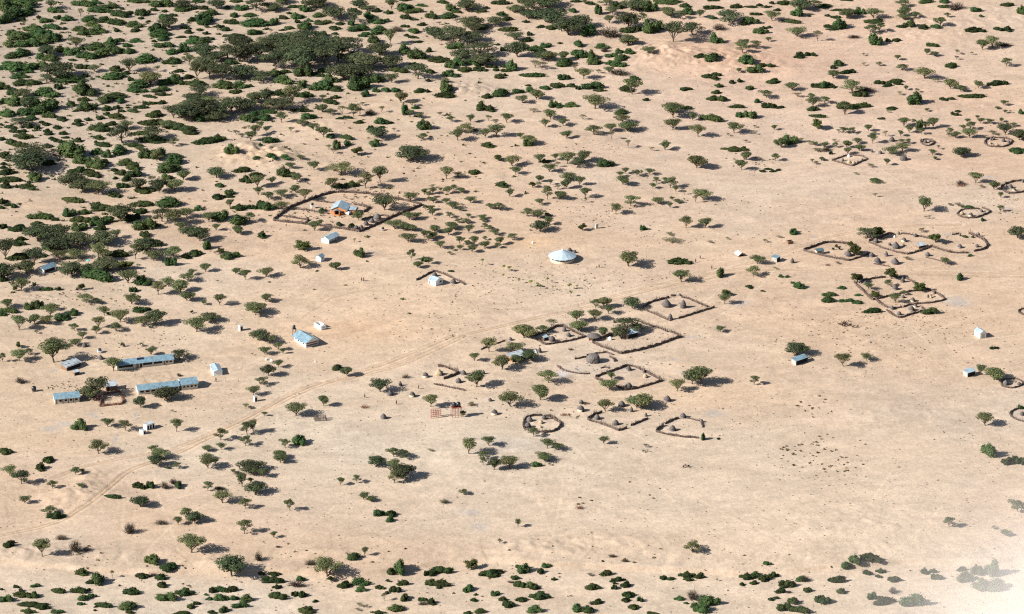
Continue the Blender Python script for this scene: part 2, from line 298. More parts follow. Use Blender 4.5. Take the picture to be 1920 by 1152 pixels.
for ln in ([(286, 880), (300, 940), (315, 977), (335, 1035)], [(232, 930), (230, 982), (230, 1035), (243, 1060)], [(400, 940), (330, 980), (270, 1040)], [(100, 978), (240, 960), (330, 935), (400, 915)], [(888, 855), (800, 940), (700, 1000)], [(908, 912), (857, 972), (800, 992)],
           [(1000, 900), (1016, 956), (1035, 1003)], [(1062, 855), (1050, 943), (1038, 1003), (1050, 1060), (1063, 1112), (1066, 1152)], [(1200, 862), (1265, 945), (1312, 1010), (1362, 1082)], [(1200, 865), (1304, 933), (1382, 977), (1450, 1010)], [(1090, 852), (1140, 905), (1200, 968), (1260, 1030)],
           [(1130, 870), (1092, 905)], [(1660, 1050), (1740, 980), (1780, 930)], [(1520, 1060), (1600, 990), (1660, 900), (1690, 860)], [(1890, 930), (1920, 915)], [(640, 940), (600, 975), (560, 1010)], [(795, 940), (760, 980), (720, 1000)], [(540, 520), (700, 490), (850, 470), (1000, 475)], [(640, 470), (720, 490), (830, 490), (960, 530), (1060, 545)],
           [(1728, 39), (1780, 52), (1832, 67), (1930, 62)], [(1560, 110), (1640, 60), (1700, 45)], [(1690, 640), (1780, 610), (1850, 590), (1930, 575)], [(1830, 545), (1760, 560), (1700, 575)], [(1830, 640), (1930, 625)], [(1840, 760), (1870, 775), (1890, 790)], [(300, 420), (400, 400), (500, 395)], [(420, 200), (560, 180), (700, 200)], [(0, 590), (130, 600), (300, 590), (450, 610)], [(380, 720), (300, 760), (220, 800)], [(420, 700), (540, 660), (760, 610)], [(1150, 650), (1240, 700), (1330, 740)], [(718, 790), (780, 760), (850, 740), (930, 715), (1000, 690), (1060, 660)], [(927, 785), (1000, 760), (1090, 745), (1180, 740), (1260, 720)], [(1175, 806), (1240, 840), (1300, 860), (1420, 880)], [(1300, 620), (1400, 560), (1450, 510), (1456, 495)], [(1277, 600), (1330, 560), (1380, 515)], [(1516, 680), (1600, 650), (1700, 610)], [(1816, 476), (1760, 495), (1690, 508)], [(1690, 600), (1750, 650), (1815, 705)], [(860, 760), (800, 700), (760, 680)], [(820, 540), (900, 560), (1000, 580)], [(1054, 500), (1100, 530), (1160, 552)], [(640, 455), (700, 470), (800, 505)], [(380, 735), (460, 745), (540, 735)], [(420, 708), (500, 680), (575, 655)], [(620, 640), (700, 655), (790, 650)], [(120, 770), (200, 800), (280, 820), (330, 850)], [(0, 640), (60, 690), (100, 720)], [(150, 710), (210, 715), (260, 700)], [(600, 495), (560, 540), (470, 580), (400, 590)], [(1390, 490), (1330, 460), (1240, 430), (1130, 420)], [(1880, 400), (1800, 380), (1700, 350), (1640, 310)], [(1600, 320), (1500, 300), (1400, 320), (1300, 350)]):
    d = dist_poly(smooth(ln)); mixc(0.55*np.exp(-(d/0.6)**2)*(0.2+1.2*n3), (0.52, 0.41, 0.305)); mixc(0.20*np.exp(-((d-0.9)/0.35)**2), (0.36, 0.27, 0.18))
for ln in ([(567, 596), (620, 560), (700, 540)], [(330, 1035), (350, 1050), (365, 1068)], [(620, 1000), (622, 1030), (600, 1048), (555, 1068)], [(900, 1010), (905, 1035), (912, 1046)], [(640, 1010), (700, 1000), (740, 1020)], [(1240, 700), (1300, 720)], [(10, 940), (15, 970)], [(35, 1020), (25, 1045)], [(55, 1015), (48, 1045)], [(180, 1020), (200, 1050)], [(1110, 1000), (1112, 1030), (1090, 1050)],
           # the court drawn on the ground between the school blocks
           [(267.5, 705.6), (313.7, 696.2), (323.7, 712.5)], [(267.5, 705.6), (277.5, 722.5)], [(318, 696), (325, 712)], [(286, 710), (298, 706), (306, 703.5), (308, 708), (299, 713), (302, 719)], [(288, 711), (294, 712), (300, 719)], [(306, 719), (322, 713)]):
    d = dist_poly(ln); mixc(0.5*np.exp(-(d/0.42)**2), (0.27, 0.19, 0.125))
# bare brown lip of the dry river bank
by = np.interp(GXX, BKX, BKY)+3*(fbm(GXX, GYY*0+5, 16, 5, 3)-0.5)
mixc(0.45*np.exp(-((GYY-by+0.2)/0.9)**2)*sstep(0.35, 0.65, n3), (0.32, 0.215, 0.14))
mixc(0.35*np.exp(-((GYY-by+12)/9)**2), (0.47, 0.38, 0.29))
st = fbm(GXX*0.35+GYY*0.10, GYY*1.1-GXX*0.30, 2.6, 401, 3); st2 = fbm(GXX*0.3-GYY*0.2, GYY*0.8+GXX*0.35, 7, 411, 3)
C *= (0.92+0.16*n4)[..., None]*(1+0.24*(st-.5)+0.20*(st2-.5))[..., None]
speck = np.clip(sstep(0.40, 0.66, fbm(GXX, GYY, 55, 301, 3))+0.25, 0, 1)
v = np.stack([GXX, GYY, GZZ], -1).reshape(-1, 3).astype(np.float32)
idx = np.arange(ny*nx).reshape(ny, nx)
q = np.stack([idx[:-1, :-1], idx[:-1, 1:], idx[1:, 1:], idx[1:, :-1]], -1).reshape(-1, 4)
def bigmesh(name, v, q, mat, smooth=True):
    me = bpy.data.meshes.new(name); me.vertices.add(len(v)); me.vertices.foreach_set('co', np.ascontiguousarray(v, np.float32).ravel())
    me.loops.add(q.size); me.loops.foreach_set('vertex_index', np.ascontiguousarray(q, np.int32).ravel())
    me.polygons.add(len(q)); me.polygons.foreach_set('loop_start', np.arange(0, q.size, q.shape[1], dtype=np.int32))
    me.update(calc_edges=True)
    if smooth: me.polygons.foreach_set('use_smooth', np.ones(len(q), bool))
    me.materials.append(mat); return me
gm, n, b = newmat('sandy_ground')
at = N(n, 'ShaderNodeAttribute', attribute_name='earth'); sp = N(n, 'ShaderNodeAttribute', attribute_name='speck')
tc = N(n, 'ShaderNodeTexCoord')
na = N(n, 'ShaderNodeTexNoise'); na.inputs['Scale'].default_value = 0.55; na.inputs['Detail'].default_value = 6; na.inputs['Roughness'].default_value = 0.65
nb = N(n, 'ShaderNodeTexNoise'); nb.inputs['Scale'].default_value = 1.6; nb.inputs['Detail'].default_value = 5; nb.inputs['Roughness'].default_value = 0.7
vo = N(n, 'ShaderNodeTexVoronoi'); vo.inputs['Scale'].default_value = 0.42; vo.inputs['Randomness'].default_value = 1.0
for t in (na, nb, vo): n.links.new(tc.outputs['Object'], t.inputs['Vector'])
mr = N(n, 'ShaderNodeMapRange'); mr.inputs['From Min'].default_value = 0.32; mr.inputs['From Max'].default_value = 0.68; mr.inputs['To Min'].default_value = 0.88; mr.inputs['To Max'].default_value = 1.10
n.links.new(na.outputs['Fac'], mr.inputs['Value'])
mr2 = N(n, 'ShaderNodeMapRange'); mr2.inputs['From Min'].default_value = 0.35; mr2.inputs['From Max'].default_value = 0.6; mr2.inputs['To Min'].default_value = 0.85; mr2.inputs['To Max'].default_value = 1.04
n.links.new(nb.outputs['Fac'], mr2.inputs['Value'])
# small stones and droppings: a dot in some voronoi cells
mv = N(n, 'ShaderNodeMapRange'); mv.inputs['From Min'].default_value = 0.10; mv.inputs['From Max'].default_value = 0.20; mv.inputs['To Min'].default_value = 0.75; mv.inputs['To Max'].default_value = 0.0
n.links.new(vo.outputs['Distance'], mv.inputs['Value'])
ss = N(n, 'ShaderNodeSeparateColor'); n.links.new(vo.outputs['Color'], ss.inputs[0])
gt = N(n, 'ShaderNodeMath', operation='LESS_THAN'); n.links.new(ss.outputs[0], gt.inputs[0]); n.links.new(sp.outputs['Fac'], gt.inputs[1])
mul = N(n, 'ShaderNodeMath', operation='MULTIPLY'); n.links.new(mv.outputs[0], mul.inputs[0]); n.links.new(gt.outputs[0], mul.inputs[1])
inv = N(n, 'ShaderNodeMath', operation='SUBTRACT'); inv.inputs[0].default_value = 1.0; n.links.new(mul.outputs[0], inv.inputs[1])
m1 = N(n, 'ShaderNodeMath', operation='MULTIPLY'); n.links.new(mr.outputs[0], m1.inputs[0]); n.links.new(mr2.outputs[0], m1.inputs[1])
m2 = N(n, 'ShaderNodeMath', operation='MULTIPLY'); n.links.new(m1.outputs[0], m2.inputs[0]); n.links.new(inv.outputs[0], m2.inputs[1])
vm = N(n, 'ShaderNodeVectorMath', operation='SCALE'); n.links.new(at.outputs['Color'], vm.inputs[0]); n.links.new(m2.outputs[0], vm.inputs['Scale'])
n.links.new(vm.outputs[0], b.inputs['Base Color']); b.inputs['Roughness'].default_value = 0.95; b.inputs['Specular IOR Level'].default_value = 0.05
bp = N(n, 'ShaderNodeBump'); bp.inputs['Strength'].default_value = 0.7; bp.inputs['Distance'].default_value = 0.28
n.links.new(na.outputs['Fac'], bp.inputs['Height']); n.links.new(bp.outputs[0], b.inputs['Normal'])
gme = bigmesh('ground', v, q, gm)
ca = gme.attributes.new('earth', 'FLOAT_COLOR', 'POINT'); cc = np.ones((ny*nx, 4), np.float32); cc[:, :3] = C.reshape(-1, 3); ca.data.foreach_set('color', cc.ravel())
fa = gme.attributes.new('speck', 'FLOAT', 'POINT'); fa.data.foreach_set('value', (speck*0.30).reshape(-1).astype(np.float32))
go = bpy.data.objects.new('ground', gme); COL.objects.link(go)
tag(go, 'pale sandy ground with vehicle tracks, footpaths and a dry river bed', None, None, 'structure')
PL = {}
PL[0,0] = '''
g 60 90 150 80;g 180 62 150 60;g 30 178 90 60;g 130 128 150 70;g 215 108 90 50;g 20 50 90 50;g 120 22 150 34;g 230 12 140 24;g 70 150 90 60;A 370 65 85 65;g 400 97 90 35;g 600 55 130 48;g 695 35 60 32;s 580 125 48 65;
g 720 95 150 42;g 785 70 110 42;g 640 162 90 40;g 335 167 90 35;g 485 157 70 40;c 420 142 60 28;c 275 132 32 18;c 465 217 42 18;c 150 155 60 26;g 90 262 90 40;g 230 232 120 45;g 370 217 90 40;g 160 292 170 60;g 260 282 140 60;g 350 272 90 50;g 80 342 100 50;g 200 344 140 60;g 310 322 120 55;g 400 307 80 55;
g 860 132 100 50;g 1030 122 80 50;c 1015 142 42 16;c 930 107 60 22;g 1165 57 130 60;c 1110 82 50 22;c 1185 92 40 18;c 1245 122 50 20;A 1310 62 115 62;g 1330 88 120 40;c 1455 72 70 30;g 1425 22 90 25;g 1000 27 120 30;c 880 72 40 14;
g 580 232 110 35;g 670 197 100 35;g 760 167 110 38;g 700 252 120 50;g 620 260 90 50;g 840 187 120 40;c 840 232 42 20;g 970 202 110 42;c 975 234 60 26;g 1130 237 110 60;g 1150 272 130 50;A 1215 202 115 88;g 1195 147 75 38;c 1335 214 62 26;c 1355 245 62 26;c 1385 157 65 28;c 1065 164 36 16;g 1480 182 120 66;g 1500 120 100 45;g 1440 150 60 40;c 1300 276 66 18;g 1175 297 80 35;c 1440 227 46 18;c 1485 252 45 22;g 1400 322 120 40;g 1460 317 80 42;c 1500 292 70 22;c 1400 284 62 24;g 1180 347 120 42;c 1110 307 40 16;g 1320 382 80 55;g 1240 397 74 40;
a 545 342 112 76;g 810 327 70 50;g 770 327 50 25;c 860 302 60 25;g 690 367 130 55;c 590 365 50 25;g 920 342 62 28;g 980 312 90 30;g 800 372 90 45;g 855 392 90 48;g 930 390 80 40;g 730 417 100 55;g 620 432 110 50;g 520 402 100 50;c 440 380 72 40;A 335 402 120 76;g 150 412 120 60;g 80 427 80 42;g 360 447 100 45;g 300 432 80 40;c 520 442 52 18;g 130 522 160 70;g 280 502 110 55;g 50 467 70 24;g 15 507 55 30;A 410 562 215 115;A 330 592 110 60;g 500 602 190 52;c 590 502 72 34;a 675 517 82 52;c 605 562 52 28;g 140 572 110 42;g 200 532 72 26;
A 930 517 115 92;g 1050 462 135 66;c 830 517 92 40;c 905 542 60 25;g 815 577 150 50;a 1085 614 145 96;g 1235 467 125 42;s 1130 517 55 46;a 1360 457 84 62;c 1285 524 66 26;g 1210 617 120 55;g 1260 582 72 45;c 1355 572 80 30;c 1310 614 76 32;g 1400 627 130 45;a 1420 572 110 115;A 1460 405 160 90;A 1480 502 180 105;A 1510 560 110 100;A 1440 692 130 72;
g 1000 642 130 60;c 940 587 46 28;g 990 672 110 35;g 1140 667 90 34;g 1190 652 62 26;c 1170 694 92 26;c 1080 707 90 20;g 620 692 145 92;g 560 657 62 35;g 340 702 175 60;c 420 647 62 38;g 15 652 90 50;g 240 617 105 42;g 150 622 100 45;g 110 697 84 50;A 170 702 115 62;A 210 792 105 100;g 90 767 115 68;g 20 752 52 38;g 40 847 115 50;g 320 822 175 90;g 200 837 110 50;g 350 857 72 45;c 510 767 76 32;c 600 732 82 30;g 630 802 125 62;c 545 807 42 18;
g 750 747 92 52;g 830 717 150 45;g 870 747 62 35;c 770 802 72 35;c 845 787 56 26;c 875 810 42 20;c 1015 785 102 24;c 955 810 92 24;c 1080 757 82 22;c 1160 754 72 24;c 1110 850 112 45;c 770 834 56 24;c 720 864 62 26;c 840 860 125 36;c 635 874 52 24;c 560 887 52 26;c 570 912 62 26;c 445 872 82 30;c 300 890 36 18;c 335 910 54 24;c 265 934 46 26;c 210 927 62 34;c 75 930 74 24;c 10 907 26 16;A 150 902 135 60;g 220 872 72 35;c 415 934 58 24;c 110 962 74 28;c 170 957 42 22;c 335 957 46 24;c 350 977 62 24;c 455 974 58 26;c 170 1005 125 42;c 470 1000 48 18;c 370 1005 42 18;c 395 1020 52 22;c 440 1035 58 24;c 15 1015 44 24;c 85 1047 68 48;c 145 1062 88 34;c 345 1070 68 27;c 560 1025 64 30;c 710 1007 92 28;c 690 1032 30 16;c 740 1057 135 30;c 1080 907 135 48;c 800 907 74 28;g 710 952 125 52;c 785 954 52 28;A 880 1032 155 132;A 905 930 90 60;A 1110 1002 155 96;c 1010 977 135 34;c 1100 1032 220 42;c 960 1062 125 30;a 1245 1052 66 62;c 1480 1042 150 68;g 700 1117 84 42;g 770 1142 62 52;g 860 1122 94 68;a 1005 1087 62 36;g 1060 1142 92 52;g 1140 1150 112 72;g 1260 1152 105 38;c 140 1104 56 18;c 30 1142 74 42;A 240 1155 235 66;s 390 1125 62 60;g 510 1147 170 112;
A 1250 852 135 92;A 1340 872 155 112;A 1450 832 185 122;g 1460 882 105 52;A 1210 917 105 52;c 1290 947 185 58;c 1370 972 112 42;A 1400 742 155 62;A 1380 800 160 80;a 1500 760 120 70;
'''
PL[1,0] = '''
A 30 65 110 70;A 305 78 130 95;A 420 75 120 62;A 490 22 110 34;g 100 70 50 26;c 165 22 100 22;g 205 82 100 42;c 150 130 60 34;c 130 178 120 38;c 40 205 70 24;c 85 228 76 28;g 300 200 200 66;g 260 125 100 30;g 430 187 80 50;c 505 143 62 30;g 600 142 90 50;g 665 92 84 50;c 545 105 44 18;c 590 62 100 24;g 690 160 45 24;c 605 170 50 26;g 655 222 102 62;g 755 130 82 36;g 790 182 120 34;c 545 216 78 24;c 500 225 60 16;g 300 255 112 42;c 385 218 40 16;s 415 240 36 32;c 160 278 170 32;
A 740 55 170 62;A 870 132 165 85;A 1050 60 110 66;A 1020 160 130 108;A 1110 80 90 36;c 1175 92 70 28;c 1260 106 68 30;g 1115 138 80 48;g 1170 178 120 42;c 915 185 70 24;c 875 222 86 32;c 875 252 60 18;g 995 188 50 40;g 1040 232 140 52;g 1190 252 112 62;g 1110 258 70 26;g 1070 272 50 28;g 1155 316 84 54;a 1280 68 78 76;a 1270 320 84 110;b 1320 235 86 42;g 1385 85 120 60;g 1440 100 130 40;c 1385 140 84 34;g 1500 50 90 20;c 1380 12 90 20;c 1500 190 70 24;c 1445 150 60 18;g 1250 162 42 28;g 1440 245 90 40;c 1380 202 60 22;c 1440 280 70 20;g 1380 392 90 68;g 1465 435 120 78;c 1480 312 70 18;c 1390 265 50 20;
A 110 425 150 110;A 230 445 180 130;A 340 430 160 120;A 180 350 170 90;A 450 495 180 130;A 620 502 190 155;A 700 440 200 140;A 800 470 160 130;A 470 330 190 90;A 600 325 200 90;A 690 300 200 70;A 900 440 170 140;A 970 372 175 120;A 1090 492 200 112;A 950 574 200 112;A 1060 562 160 100;A 1200 402 150 100;A 1280 482 150 92;A 540 400 190 90;A 380 360 180 90;A 830 350 180 90;A 660 370 190 100;A 1000 450 140 80;g 780 270 70 46;g 1155 318 84 54;c 150 275 150 28;c 240 305 90 24;
A 60 575 160 112;A 200 562 195 100;A 20 442 110 70;g 130 470 100 40;g 110 650 120 60;g 190 642 110 50;g 60 640 120 60;c 260 630 60 22;c 160 678 100 30;g 430 557 96 50;A 350 582 150 50;c 515 532 92 28;g 650 560 120 86;c 760 557 92 32;c 790 528 70 32;c 650 705 150 40;c 480 697 120 50;g 510 610 150 58;g 630 635 84 50;c 650 640 40 20;g 730 655 110 60;g 800 660 120 80;g 850 600 96 70;c 880 662 115 38;g 1050 662 150 100;g 1090 600 100 50;g 1180 602 110 68;a 1285 595 96 68;g 1090 702 70 52;g 1170 668 60 34;g 1240 666 70 34;g 1315 668 64 36;c 1330 526 130 38;A 1470 570 160 110;c 1440 472 74 22;c 1490 672 96 34;
A 50 832 160 92;A 130 802 175 102;A 230 795 155 86;A 490 792 185 92;a 300 742 115 80;A 385 752 92 116;a 560 742 125 135;A 30 862 150 70;a 400 790 120 60;a 790 722 50 42;c 880 714 74 26;c 845 754 105 38;a 785 808 74 60;a 845 826 72 46;s 930 822 56 64;a 1010 840 90 94;s 1055 832 48 56;b 1130 835 76 46;c 635 808 170 28;s 1075 760 44 26;a 1350 742 80 80;s 1215 812 46 50;s 1430 766 60 44;g 1375 832 60 76;a 1420 844 56 56;g 1455 790 60 30;a 1480 850 60 40;
g 380 824 130 32;g 290 840 80 34;g 250 880 100 50;g 360 876 110 52;g 270 888 40 28;a 490 884 76 80;g 690 866 115 50;a 635 906 76 46;c 910 864 56 22;c 970 858 70 22;c 1045 894 80 24;g 1215 900 105 48;c 1280 892 40 16;a 340 924 50 48;s 255 930 36 26;a 305 980 70 84;a 380 958 42 48;s 165 972 52 36;s 205 996 36 34;a 270 1014 80 70;s 110 950 24 14;c 30 1028 105 58;a 722 938 76 52;s 560 954 48 42;a 795 990 92 80;g 845 998 64 36;A 1175 994 120 80;c 1130 942 50 34;c 1210 924 52 18;s 1300 948 30 28;g 1505 940 80 70;a 1505 1004 76 48;g 415 1036 120 50;g 340 1056 36 24;g 955 1010 84 40;g 960 1054 62 42;g 890 1080 60 64;s 830 1080 44 42;s 865 1106 44 40;g 1155 1060 84 56;p 1035 1114 64 58;A 1440 1150 195 105;g 130 1118 100 68;g 410 1130 70 28;g 440 1152 50 30;g 310 1152 60 26;g 520 1152 90 36;a 625 1150 60 34;
'''
PL[2,0] = '''
c 115 28 110 24;c 390 94 82 30;c 530 36 140 34;c 715 24 110 26;c 430 66 40 20;A 285 72 150 70;g 170 84 76 50;c 215 96 70 26;g 30 142 90 50;g 155 140 112 48;s 90 180 34 24;A 330 200 150 90;s 215 162 50 28;A 495 182 115 62;c 580 152 84 32;c 540 120 100 30;c 585 232 125 38;A 720 90 160 90;A 640 86 110 48;A 870 50 180 70;c 980 88 60 22;c 715 168 56 22;A 890 165 215 85;g 1050 96 58 34;c 820 205 60 26;c 900 218 90 32;A 1020 250 190 120;A 1100 190 130 90;g 1165 262 126 80;A 740 130 120 60;c 1075 20 90 20;a 1140 28 50 28;c 1180 38 100 22;A 1290 34 110 36;g 1375 68 100 52;a 1335 104 90 56;g 1238 110 56 66;A 1500 72 170 72;a 1315 168 84 60;A 1455 200 150 112;b 1320 284 160 82;c 1440 240 110 44;a 1455 324 110 68;c 1510 230 70 50;
A 180 300 225 112;A 60 280 150 90;A 340 240 120 70;g 205 358 120 50;g 395 220 100 42;A 330 300 160 70;A 380 400 190 110;A 260 420 150 60;A 420 470 170 90;g 340 480 120 70;g 230 480 80 60;c 100 460 165 60;g 170 500 80 50;c 275 524 110 38;c 385 520 90 40;c 465 494 80 26;c 500 516 50 22;c 560 490 70 22;c 575 522 72 26;g 610 516 80 72;c 520 570 70 36;c 560 552 44 22;g 155 556 90 52;g 215 560 60 24;g 130 604 60 36;c 30 534 60 34;c 15 592 30 24;g 140 668 90 64;c 130 706 176 38;c 10 670 30 26;c 15 380 40 60;
A 640 290 125 58;A 658 412 145 118;c 740 260 50 28;c 720 306 90 32;g 780 382 120 50;g 860 348 80 34;c 550 372 50 32;c 960 320 40 16;A 830 424 120 60;s 830 500 70 62;s 780 488 70 60;a 880 440 90 70;c 510 330 36 16;g 1095 342 72 46;g 1110 428 90 62;a 985 434 76 66;g 1070 400 80 40;g 990 484 130 58;s 1070 512 50 50;a 1130 572 115 84;g 1200 432 80 60;g 1200 472 100 60;g 1265 356 110 38;b 1280 380 60 40;g 1385 390 60 42;g 1460 394 80 40;g 1330 418 90 36;g 1400 440 100 46;g 1320 470 80 36;g 1380 486 120 46;a 1310 530 70 50;b 1390 552 130 54;A 1450 324 110 70;s 1240 530 44 30;c 760 560 165 36;c 990 580 82 42;a 1480 680 126 110;c 1440 666 120 46;c 1500 580 70 30;
g 140 674 90 62;c 150 708 100 32;s 130 600 70 42;g 530 700 130 56;c 430 712 74 32;g 660 676 90 36;g 750 672 70 42;a 790 716 90 70;g 850 652 80 34;c 940 638 115 38;c 1040 630 80 28;g 1190 648 150 58;c 1090 650 40 30;c 1250 664 98 24;c 730 622 54 14;a 688 742 84 58;a 1210 784 176 100;g 910 782 60 52;g 960 782 60 34;g 1040 778 100 38;g 395 802 76 62;c 455 808 84 40;s 770 808 60 30;a 890 860 100 70;s 95 836 40 30;a 175 876 62 42;a 316 880 58 60;s 446 872 44 44;a 578 884 82 70;s 497 896 30 26;a 855 918 66 62;a 985 906 82 56;s 1128 862 48 40;g 1400 830 110 40;a 1405 886 100 66;a 1205 970 115 72;a 1320 946 86 52;a 1445 946 125 70;s 1332 1006 36 66;a 1005 998 78 54;s 1450 1062 46 60;a 218 1010 104 84;a 275 958 120 68;b 340 950 70 26;a 418 990 80 64;a 500 984 112 90;a 672 998 56 44;a 735 1040 94 68;g 735 1058 70 56;c 440 1066 125 36;p 518 1152 46 42;g 12 938 50 60;
'''
PL[3,0] = '''
g 60 92 110 80;g 200 34 200 34;c 325 60 100 30;c 520 70 115 30;c 585 66 40 16;a 200 116 110 66;a 290 138 78 64;g 350 112 80 50;a 434 126 66 60;g 120 24 60 24;A 20 150 60 60;c 530 12 80 14;c 690 64 94 32;c 795 60 82 20;c 860 48 52 20;c 950 32 40 20;c 1035 40 105 32;A 1155 70 130 80;A 1265 60 80 66;c 1330 62 110 32;g 1130 126 84 72;c 1215 124 40 14;c 985 82 60 18;a 952 152 104 76;c 836 114 82 22;c 912 60 76 18;A 650 160 190 90;g 525 142 60 26;g 800 178 100 52;c 740 186 60 32;c 1090 170 130 30;c 1420 82 100 20;A 1500 128 110 60;c 1350 122 46 18;c 1410 136 80 20;
g 80 250 110 96;g 140 222 80 60;A 240 302 150 140;A 380 250 150 90;b 568 226 86 50;g 548 318 92 74;g 870 250 92 42;c 890 214 56 22;c 930 206 40 18;a 1128 264 136 70;s 1280 298 60 80;g 1434 214 90 66;c 1360 206 64 26;c 1380 222 82 18;a 740 380 112 76;a 750 340 80 60;a 825 350 80 60;a 926 300 44 34;a 66 386 100 52;c 428 422 86 32;c 460 416 60 24;g 520 446 130 60;g 776 472 112 70;g 828 530 110 56;c 870 484 86 24;c 938 486 76 26;a 712 524 46 34;c 482 568 70 36;c 540 578 76 28;c 550 550 66 24;c 568 634 62 30;c 546 680 70 28;c 318 658 66 26;c 352 650 50 20;c 590 734 76 48;c 520 728 90 34;c 695 782 112 30;c 660 604 50 26;c 720 596 48 28;c 956 608 100 38;c 790 652 64 30;c 930 782 100 38;c 1005 784 66 22;a 1092 652 94 56;a 910 706 94 62;g 842 744 42 30;s 1130 700 56 34;c 1150 424 90 26;c 1150 404 50 30;c 1205 406 56 28;c 1250 408 40 26;g 1430 482 74 42;c 1392 500 44 24;c 1470 536 60 22;c 1520 530 60 24;a 1392 566 82 60;c 1268 634 68 30;g 1325 640 60 48;c 1380 638 56 32;c 42 730 52 22;
a 240 848 130 104;A 235 810 130 62;c 330 790 84 28;a 376 868 64 60;g 510 880 140 52;g 722 852 54 40;g 795 858 90 58;a 232 934 106 80;a 418 984 108 90;a 680 960 110 76;a 966 938 46 40;a 1228 714 66 44;a 1245 770 90 70;a 1325 746 76 54;c 1248 804 92 36;c 1278 850 112 28;p 1280 930 76 80;a 1470 824 90 90;s 824 920 30 20;s 830 970 28 24;s 635 982 30 22;a 180 1080 84 66;s 86 1088 34 32;g 1080 1050 110 64;a 1015 1062 80 70;s 1160 1026 40 32;s 1220 1044 50 34;c 680 1096 180 36;c 745 1086 56 30;s 760 1028 30 22;
'''
PL[4,0] = '''
a 660 52 100 52;c 260 10 86 14;g 830 28 120 34;g 960 30 70 34;c 965 62 90 28;b 1040 84 120 60;g 1190 88 82 36;c 1415 50 108 26;g 1515 110 60 64;a 1490 88 30 20;a 675 112 92 62;a 665 142 86 40;a 750 128 80 44;a 985 126 48 38;g 1225 126 30 20;a 930 190 84 68;g 900 210 80 32;g 710 202 80 56;c 650 204 62 26;c 815 216 96 34;c 1183 238 134 38;c 1350 224 66 26;c 1418 230 74 34;a 455 132 115 72;c 455 176 130 30;g 350 112 80 50;A 270 130 95 66;a 430 242 86 68;a 490 232 72 74;c 480 162 70 30;b 310 282 90 28;g 205 216 90 70;c 130 204 66 24;c 155 222 82 18;g 465 332 96 80;c 555 306 44 26;c 618 304 66 24;s 1280 0 10 4;c 878 338 84 26;a 1310 346 130 86;a 1240 358 86 70;b 1390 340 130 30;a 838 396 56 46;a 890 404 60 34;s 1052 392 40 38;s 1050 432 36 30;s 1162 396 26 22;s 380 402 30 22;a 624 434 46 38;s 382 474 32 26;a 492 474 42 30;a 660 506 78 50;a 1410 478 76 64;g 200 480 76 42;c 165 498 44 26;a 162 564 84 56;c 250 536 76 32;c 290 522 50 24;c 1012 494 92 36;a 820 566 136 86;s 895 594 40 34;c 495 612 72 30;c 550 628 70 28;c 600 602 120 34;c 630 616 60 24;a 300 674 154 100;c 355 704 98 50;b 400 668 120 40;a 685 650 40 36;s 640 684 40 28;s 768 666 36 30;g 740 760 125 92;a 1005 640 90 72;a 1080 660 56 46;a 1205 636 82 54;c 1335 620 140 38;c 1390 614 60 30;c 1158 710 170 36;c 955 728 56 24;c 1010 720 64 18;a 1392 760 56 40;a 1345 786 40 20;a 1400 816 32 28;s 1438 814 20 20;c 55 610 0 0;c 100 640 150 30;g 100 620 70 30;
a 245 826 76 90;c 260 790 130 48;c 370 776 130 34;c 585 798 80 28;s 560 812 30 18;a 838 804 40 26;c 508 864 50 20;c 1050 836 70 20;c 1060 812 46 18;c 1018 822 30 16;g 1520 826 50 38;a 668 908 80 60;g 780 940 54 68;a 830 930 60 58;a 880 920 76 70;a 710 956 56 54;a 745 890 40 34;a 798 968 50 50;a 414 946 54 48;a 240 960 56 44;a 290 962 60 44;s 200 956 34 28;a 645 982 44 46;s 537 982 36 42;a 444 1034 62 76;s 462 968 40 22;a 1000 962 58 42;a 1040 994 76 42;a 995 982 36 28;a 1146 992 96 66;a 1150 930 60 60;a 1100 936 46 40;a 1130 890 40 36;a 1200 860 32 32;a 1225 892 50 42;a 1290 892 56 38;a 1374 880 38 32;a 1460 910 46 28;A 1400 970 120 76;A 1500 1010 110 76;s 1310 970 60 30;c 1490 1112 120 54;a 660 1090 100 66;a 700 1036 42 36;a 655 1030 46 32;a 580 1112 110 56;a 875 1118 54 42;s 920 1076 34 30;A 1090 1126 115 70;s 895 1146 24 18;a 260 1066 56 54;a 340 1036 66 40;a 350 1088 64 50;a 265 1110 54 44;a 175 1064 44 40;s 170 1020 30 20;a 100 1062 66 40;a 35 1050 50 30;b 110 1096 60 40;c 145 1116 30 26;s 50 1090 70 26;s 80 1152 30 20;
'''
